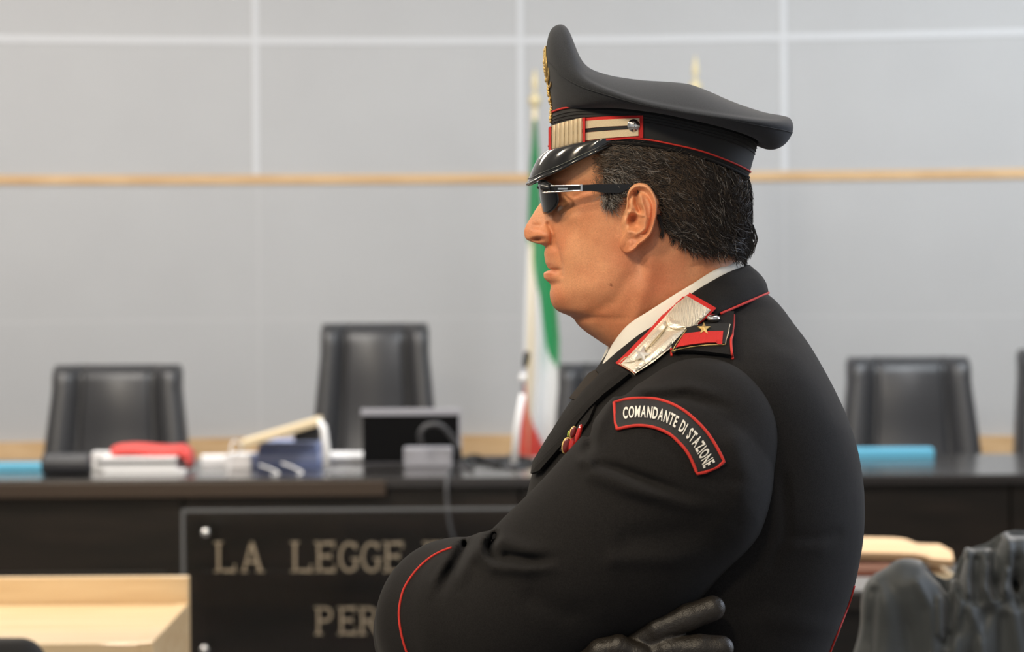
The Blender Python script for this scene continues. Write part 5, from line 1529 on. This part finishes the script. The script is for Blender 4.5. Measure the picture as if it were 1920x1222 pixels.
# laptop
a = at_bench(690, 870); b = at_bench(860, 870)
lap = empty('laptop', ((a.x + b.x) / 2, a.y, TOPZ), 'open laptop with black panel and silver top edge before the tallest chair', 'laptop')
zt_ = W(770, 766, a.y).z
R_ = Matrix.Rotation(.0, 3, 'X')
xl_, xr_ = W(680, 800, a.y).x, W(862, 800, a.y).x
box('screen_panel', (xl_, a.y, TOPZ + .006), (xr_, a.y + .008, zt_ - .012), M['screen'], lap, .003)
box('screen_edge', (xl_ - .006, a.y - .002, zt_ - .024), (xr_ + .006, a.y + .012, zt_), M['greyplastic'], lap, .004, label='silver grey top edge')
box('screen_edge', (xr_ - .004, a.y - .001, TOPZ + .01), (xr_ + .006, a.y + .012, zt_ - .02), M['greyplastic'], lap, .003)
box('keyboard_base', (xl_, a.y + .006, TOPZ + .0005), (xr_, a.y + .24, TOPZ + .018), M['greyplastic'], lap, .004)
slab('power_adapter', 757, 848, 876, 38, .06, M['greyplastic'], 'grey boxy power adapter in front of the laptop', 'adapter', bev=.008)
# cables
def at3(px, py, y): return tuple(W(px, py, y))
P = [at3(790, 835, 10.42), at3(788, 812, 10.40), at3(800, 798, 10.40), at3(822, 796, 10.40), at3(842, 812, 10.42), at3(858, 838, 10.44), (W(868, 860, 10.46).x, 10.46, TOPZ + .008), (W(885, 872, 10.3).x, 10.3, TOPZ + .008)]
tag(tube('cable', catmull(P, 50), .0085, M['cable'], None, 10), 'thick grey cable looping up in front of the laptop lid', 'cable')
P = [(W(846, 872, 10.3).x, 10.36, TOPZ + .006), (W(842, 880, 10.2).x, 10.12, TOPZ + .006), (W(838, 890, 10.0).x, 9.985, TOPZ - .006), (W(838, 920, 9.95).x, 9.96, TOPZ - .08), (W(846, 965, 9.95).x, 9.95, TOPZ - .17), (W(862, 1010, 9.95).x, 9.95, TOPZ - .26), (W(866, 1100, 9.95).x, 9.95, TOPZ - .42)]
tag(tube('cable', catmull(P, 50), .006, M['cable'], None, 10), 'grey cable hanging down the front of the bench below the adapter', 'cable')
for k2, (pp, lb) in enumerate([([(862, 866), (890, 858), (930, 868), (960, 858), (1000, 866)], 'black cable lying on the bench between laptop and microphone, rear one'), ([(870, 874), (905, 868), (935, 876), (975, 868), (1005, 874)], 'black cable lying on the bench between laptop and microphone, front one')]):
    P = [(at_bench(x, y).x, at_bench(x, y).y, TOPZ + .007) for x, y in pp]
    tag(tube('cable', catmull(P, 40), .007, M['blackplastic'], None, 8), lb, 'cable', 'cables on the bench')
slab('charger', 905, 965, 868, 12, .06, M['charcoal'], 'flat dark charger lying among the cables right of the laptop', 'charger', bev=.006)
# microphone
md = 10.45
mic = empty('desk_microphone', (W(965, 860, md).x, md, TOPZ), 'slim desk microphone with a dark tip and white stem in front of the flag', 'microphone')
zz = TOPZ
tube('stem', [(W(964, 850, md).x, md, TOPZ + .01), at3(970, 800, md), at3(980, 738, md)], [.013, .012, .010], M['paper'], mic, 12, label='white lower stem')
tube('neck', [at3(979, 742, md), at3(981, 720, md), at3(983, 690, md)], .006, M['greyplastic'], mic, 10)
tube('collar', [at3(980, 716, md), at3(981, 701, md)], .012, M['paper'], mic, 12)
tube('capsule', [at3(983, 690, md), at3(985, 682, md), at3(988, 664, md), at3(989, 658, md)], [.005, .010, .012, .006], M['blackplastic'], mic, 12, label='dark microphone tip')
lathe('base', [(0, 0), (.05, 0), (.05, .008), (.03, .014), (0, .014)], (W(964, 850, md).x, md, TOPZ + .0005), M['charcoal'], mic, 24)
slab('folder', 1602, 1752, 858, 17, .10, M['bluefolder'], 'light blue folder on the bench right of the officer', 'folder', skew=-.02)

# ---- maple desk, lower left ---------------------------------------------------------------------
DX = -.742; DZ = .75
desk = empty('wooden_desk', (DX - .9, 6.6, 0), 'light maple desk with a raised rear panel, in the lower left foreground', 'desk')
box('desk_top', (DX - 1.8, 6.24, DZ - .03), (DX - .03, 6.93, DZ), M['deskwood'], desk, .003)
box('rear_panel', (DX - 1.8, 6.93, .08), (DX, 6.96, .812), M['deskwood'], desk, .003)
box('side_panel', (DX - .03, 6.24, .0), (DX, 6.93, DZ + .002), M['deskwood'], desk, .002)
box('side_panel', (DX - 1.83, 6.24, .0), (DX - 1.80, 6.93, DZ), M['deskwood'], desk, .002)
# black chair back at the desk
cc = W(0, 1195, 5.55)
oc = empty('office_chair', (cc.x, 5.55, 0), 'black rounded chair back at the desk, in the bottom left corner', 'chair')
def cback(P):
    x, y, z = P[..., 0], P[..., 1], P[..., 2]
    qx = np.maximum(np.abs(x - 0) - 38, 0); qz = np.maximum(np.abs(z - 1400) - 155, 0); qy = np.abs(y)
    return np.sqrt(qx ** 2 + qz ** 2 + (qy * 1.6) ** 2) - 50
FC = Frame(5.55)
blob('backrest', FC, (-110, -50, 1180), (110, 50, 1620), 5, cback, M['seatblack'], oc)
sx_ = cc.x
box('seat', (sx_ - .22, 5.56, .42), (sx_ + .22, 5.98, .50), M['seatblack'], oc, .02)
box('back_support', (sx_ - .03, 5.58, .44), (sx_ + .03, 5.61, .62), M['blackplastic'], oc, .004)
for dx in (-.19, .19):
    for dy in (.03, .39): tube('leg', [(sx_ + dx, 5.56 + dy, .43), (sx_ + dx * 1.05, 5.56 + dy, .0)], .012, M['darkmetal'], oc, 8)

# ---- right hand table with files, and the gown -----------------------------------------------------
tb = empty('clerk_table', (1.3, 7.6, 0), 'dark table behind the draped gown, right of the officer', 'table')
TZ = .745
box('table_top', (.55, 7.10, TZ - .04), (2.6, 7.75, TZ), M['dark'], tb, .003)
box('modesty_panel', (.60, 7.16, .1), (2.55, 7.18, TZ - .04), M['dark'], tb, .002)
for x in (.58, 2.52): box('side_panel', (x, 7.14, 0), (x + .04, 7.70, TZ - .041), M['dark'], tb, .002)
def on_table(px0, px1, z0, z1, depth, mt, label, y=7.14, skew=0, name='case_file', cat='file', taper=0):
    a, b = W(px0, 1060, y), W(px1, 1060, y)
    o = box(name, (a.x, y, z0 + .0005), (b.x, y + depth, z1), mt, None, .003, Matrix.Rotation(skew, 3, 'Z'), ((a.x + b.x) / 2, y + depth / 2, z0))
    return tag(o, label, cat, 'files on the table right of the officer')
on_table(1540, 1690, TZ, TZ + .034, .25, M['paper'], 'white stack of paper, lowest of the pile right of the officer')
on_table(1545, 1700, TZ + .034, TZ + .046, .25, M['brown'], 'dark brown folder between the white paper and the pinkish file')
M['pinkish'] = mat('pinkish_file', (.62, .33, .24), .6)
on_table(1550, 1715, TZ + .046, TZ + .066, .25, M['pinkish'], 'pinkish brown file just under the open manila folder')
def manila():
    y = 7.12; n = 24; top_ = [(1530, 1020), (1600, 1021), (1705, 1023), (1735, 1030), (1748, 1034), (1788, 1035)]; bot = [(1530, 1048), (1600, 1049), (1700, 1052), (1730, 1054), (1750, 1060), (1786, 1066)]
    T = catmull(top_, n); B = catmull(bot, n); V = []
    for t, b in zip(T, B):
        p, q = W(t[0], t[1], y), W(b[0], b[1], y); zt2 = TZ + .066 + .0006
        q.z = max(q.z, zt2 if b[0] < 1712 else TZ + .02)
        p.z = max(p.z, q.z + .004)
        for (yy, zz) in ((y + .02, q.z), (y, (q.z + p.z) / 2), (y + .03, p.z), (y + .24, p.z - .004), (y + .24, q.z)): V.append((p.x, yy, zz))
    Fc = [tuple(q) for q in grid_faces(n, 5, False, True)] + [tuple(range(5)), tuple((n - 1) * 5 + i for i in range(5))[::-1]]
    bm = bmesh.new(); vv = [bm.verts.new(p) for p in V]
    for q in Fc: bm.faces.new([vv[i] for i in q])
    return tag(from_bm('folder', bm, M['manila'], None, False), 'bright manila folder on top of the pile right of the officer', 'folder', 'files on the table right of the officer')
manila()
on_table(1716, 1788, TZ, TZ + .04, .2, M['cream'], 'cream file under the right end of the manila folder', y=7.15)

GD = 4.6; GF = Frame(GD)
gl = GF.w([1800, 0, 470 + CH * F / GD])
vc = empty('visitor_chair', (float(gl[0]), GD + .1, 0), 'chair hidden under the black gown at the right edge', 'chair')
gx0, gx1 = W(1700, 1100, GD).x, W(2160, 1100, GD).x
zt2 = W(1900, 1075, GD).z
box('backrest', (gx0 + .06, GD + .0, .52), (gx1 - .04, GD + .03, zt2 - .03), M['seatblack'], vc, .012)
box('seat', (gx0 + .04, GD + .03, .42), (gx1 - .02, GD + .46, .47), M['seatblack'], vc, .015)
for x in (gx0 + .06, gx1 - .06):
    tube('leg', [(x, GD + .02, 0), (x, GD + .015, zt2 - .06)], .012, M['darkmetal'], vc, 8); tube('leg', [(x, GD + .44, 0), (x, GD + .43, .43)], .012, M['darkmetal'], vc, 8)
FG = [  # folds: polyline, width, amplitude (+ pushes in)
    ([(1640, 1110), (1632, 1222), (1620, 1330)], 9, 8), ([(1668, 1102), (1680, 1120), (1700, 1180), (1715, 1240)], 16, 5), ([(1720, 1090), (1745, 1140), (1750, 1260)], 10, -7),
    ([(1745, 1065), (1770, 1090), (1782, 1130), (1785, 1180), (1775, 1200)], 11, 16), ([(1762, 1120), (1763, 1190), (1770, 1196)], 5, -9), ([(1790, 1090), (1800, 1130), (1790, 1180)], 8, -12),
    ([(1805, 1050), (1795, 1080), (1800, 1112)], 9, 14), ([(1815, 1030), (1813, 1080), (1815, 1115)], 6, -12), ([(1832, 1050), (1830, 1090), (1832, 1125)], 9, 13), ([(1850, 1150), (1830, 1200), (1820, 1260)], 12, 9),
    ([(1825, 1022), (1860, 1018), (1872, 1012)], 8, 14), ([(1868, 1030), (1862, 1080), (1868, 1118), (1876, 1122)], 12, 15), ([(1850, 1060), (1846, 1100), (1862, 1130), (1882, 1122), (1888, 1070)], 6, -10),
    ([(1905, 1050), (1898, 1090), (1915, 1130)], 12, 13), ([(1890, 1010), (1896, 1060), (1890, 1110)], 8, -11), ([(1895, 1003), (1925, 1000)], 7, 12), ([(1818, 1140), (1835, 1180), (1840, 1240)], 9, -8), ([(1880, 1160), (1875, 1240)], 14, 8), ([(1900, 1150), (1915, 1240)], 10, -8),
    ([(1940, 1020), (1950, 1100), (1940, 1240)], 12, 12), ([(1990, 1030), (1985, 1240)], 14, 10), ([(1790, 1200), (1795, 1300)], 10, -8), ([(1700, 1120), (1690, 1240)], 20, 4)]
def gown(P):
    nodes_a = [(np.array([1652., 10, 1420]), 66), (np.array([1664., 5, 1250]), 60), (np.array([1676., 0, 1128]), 56), (np.array([1706., 0, 1104]), 52), (np.array([1740., 10, 1150]), 54), (np.array([1765., 10, 1420]), 70)]
    d = chain(P, nodes_a, 22)
    b = [(np.array([1812., 10, 1420]), 70), (np.array([1820., 8, 1200]), 60), (np.array([1842., 6, 1072]), 44), (np.array([1905., 6, 1044]), 46), (np.array([1990., 6, 1040]), 48), (np.array([2070., 6, 1090]), 50), (np.array([2090., 8, 1420]), 66)]
    d = smin(d, chain(P, b, 20), 16)
    x, y, z = P[..., 0], P[..., 1], P[..., 2]
    qx = np.maximum(np.abs(x - 1870) - 210, 0); qz = np.maximum(np.abs(z - 1290) - 175, 0)
    d = smin(d, np.sqrt(qx ** 2 + qz ** 2 + np.maximum(np.abs(y - 10) - 34, 0) ** 2) - 20, 30)
    near = (np.abs(d) < 40) & (y < 20)
    ax, az = GF.app(P); u, v = ax[near], az[near]; e = np.zeros(u.shape)
    for pts, wd, amp in FG: e += 1.25 * amp * np.exp(-(polydist(u, v, pts) / wd) ** 2)
    e += .8 * np.sin(u * .11 + np.sin(v * .02) * 2)
    d[near] += e
    return d
gw = blob('gown', GF, (1560, -110, 960), (2180, 120, 1500), 4.0, gown, M['gown'], None, 9)
tag(gw, 'black satin gown with deep folds draped over a chair in the lower right corner', 'gown')
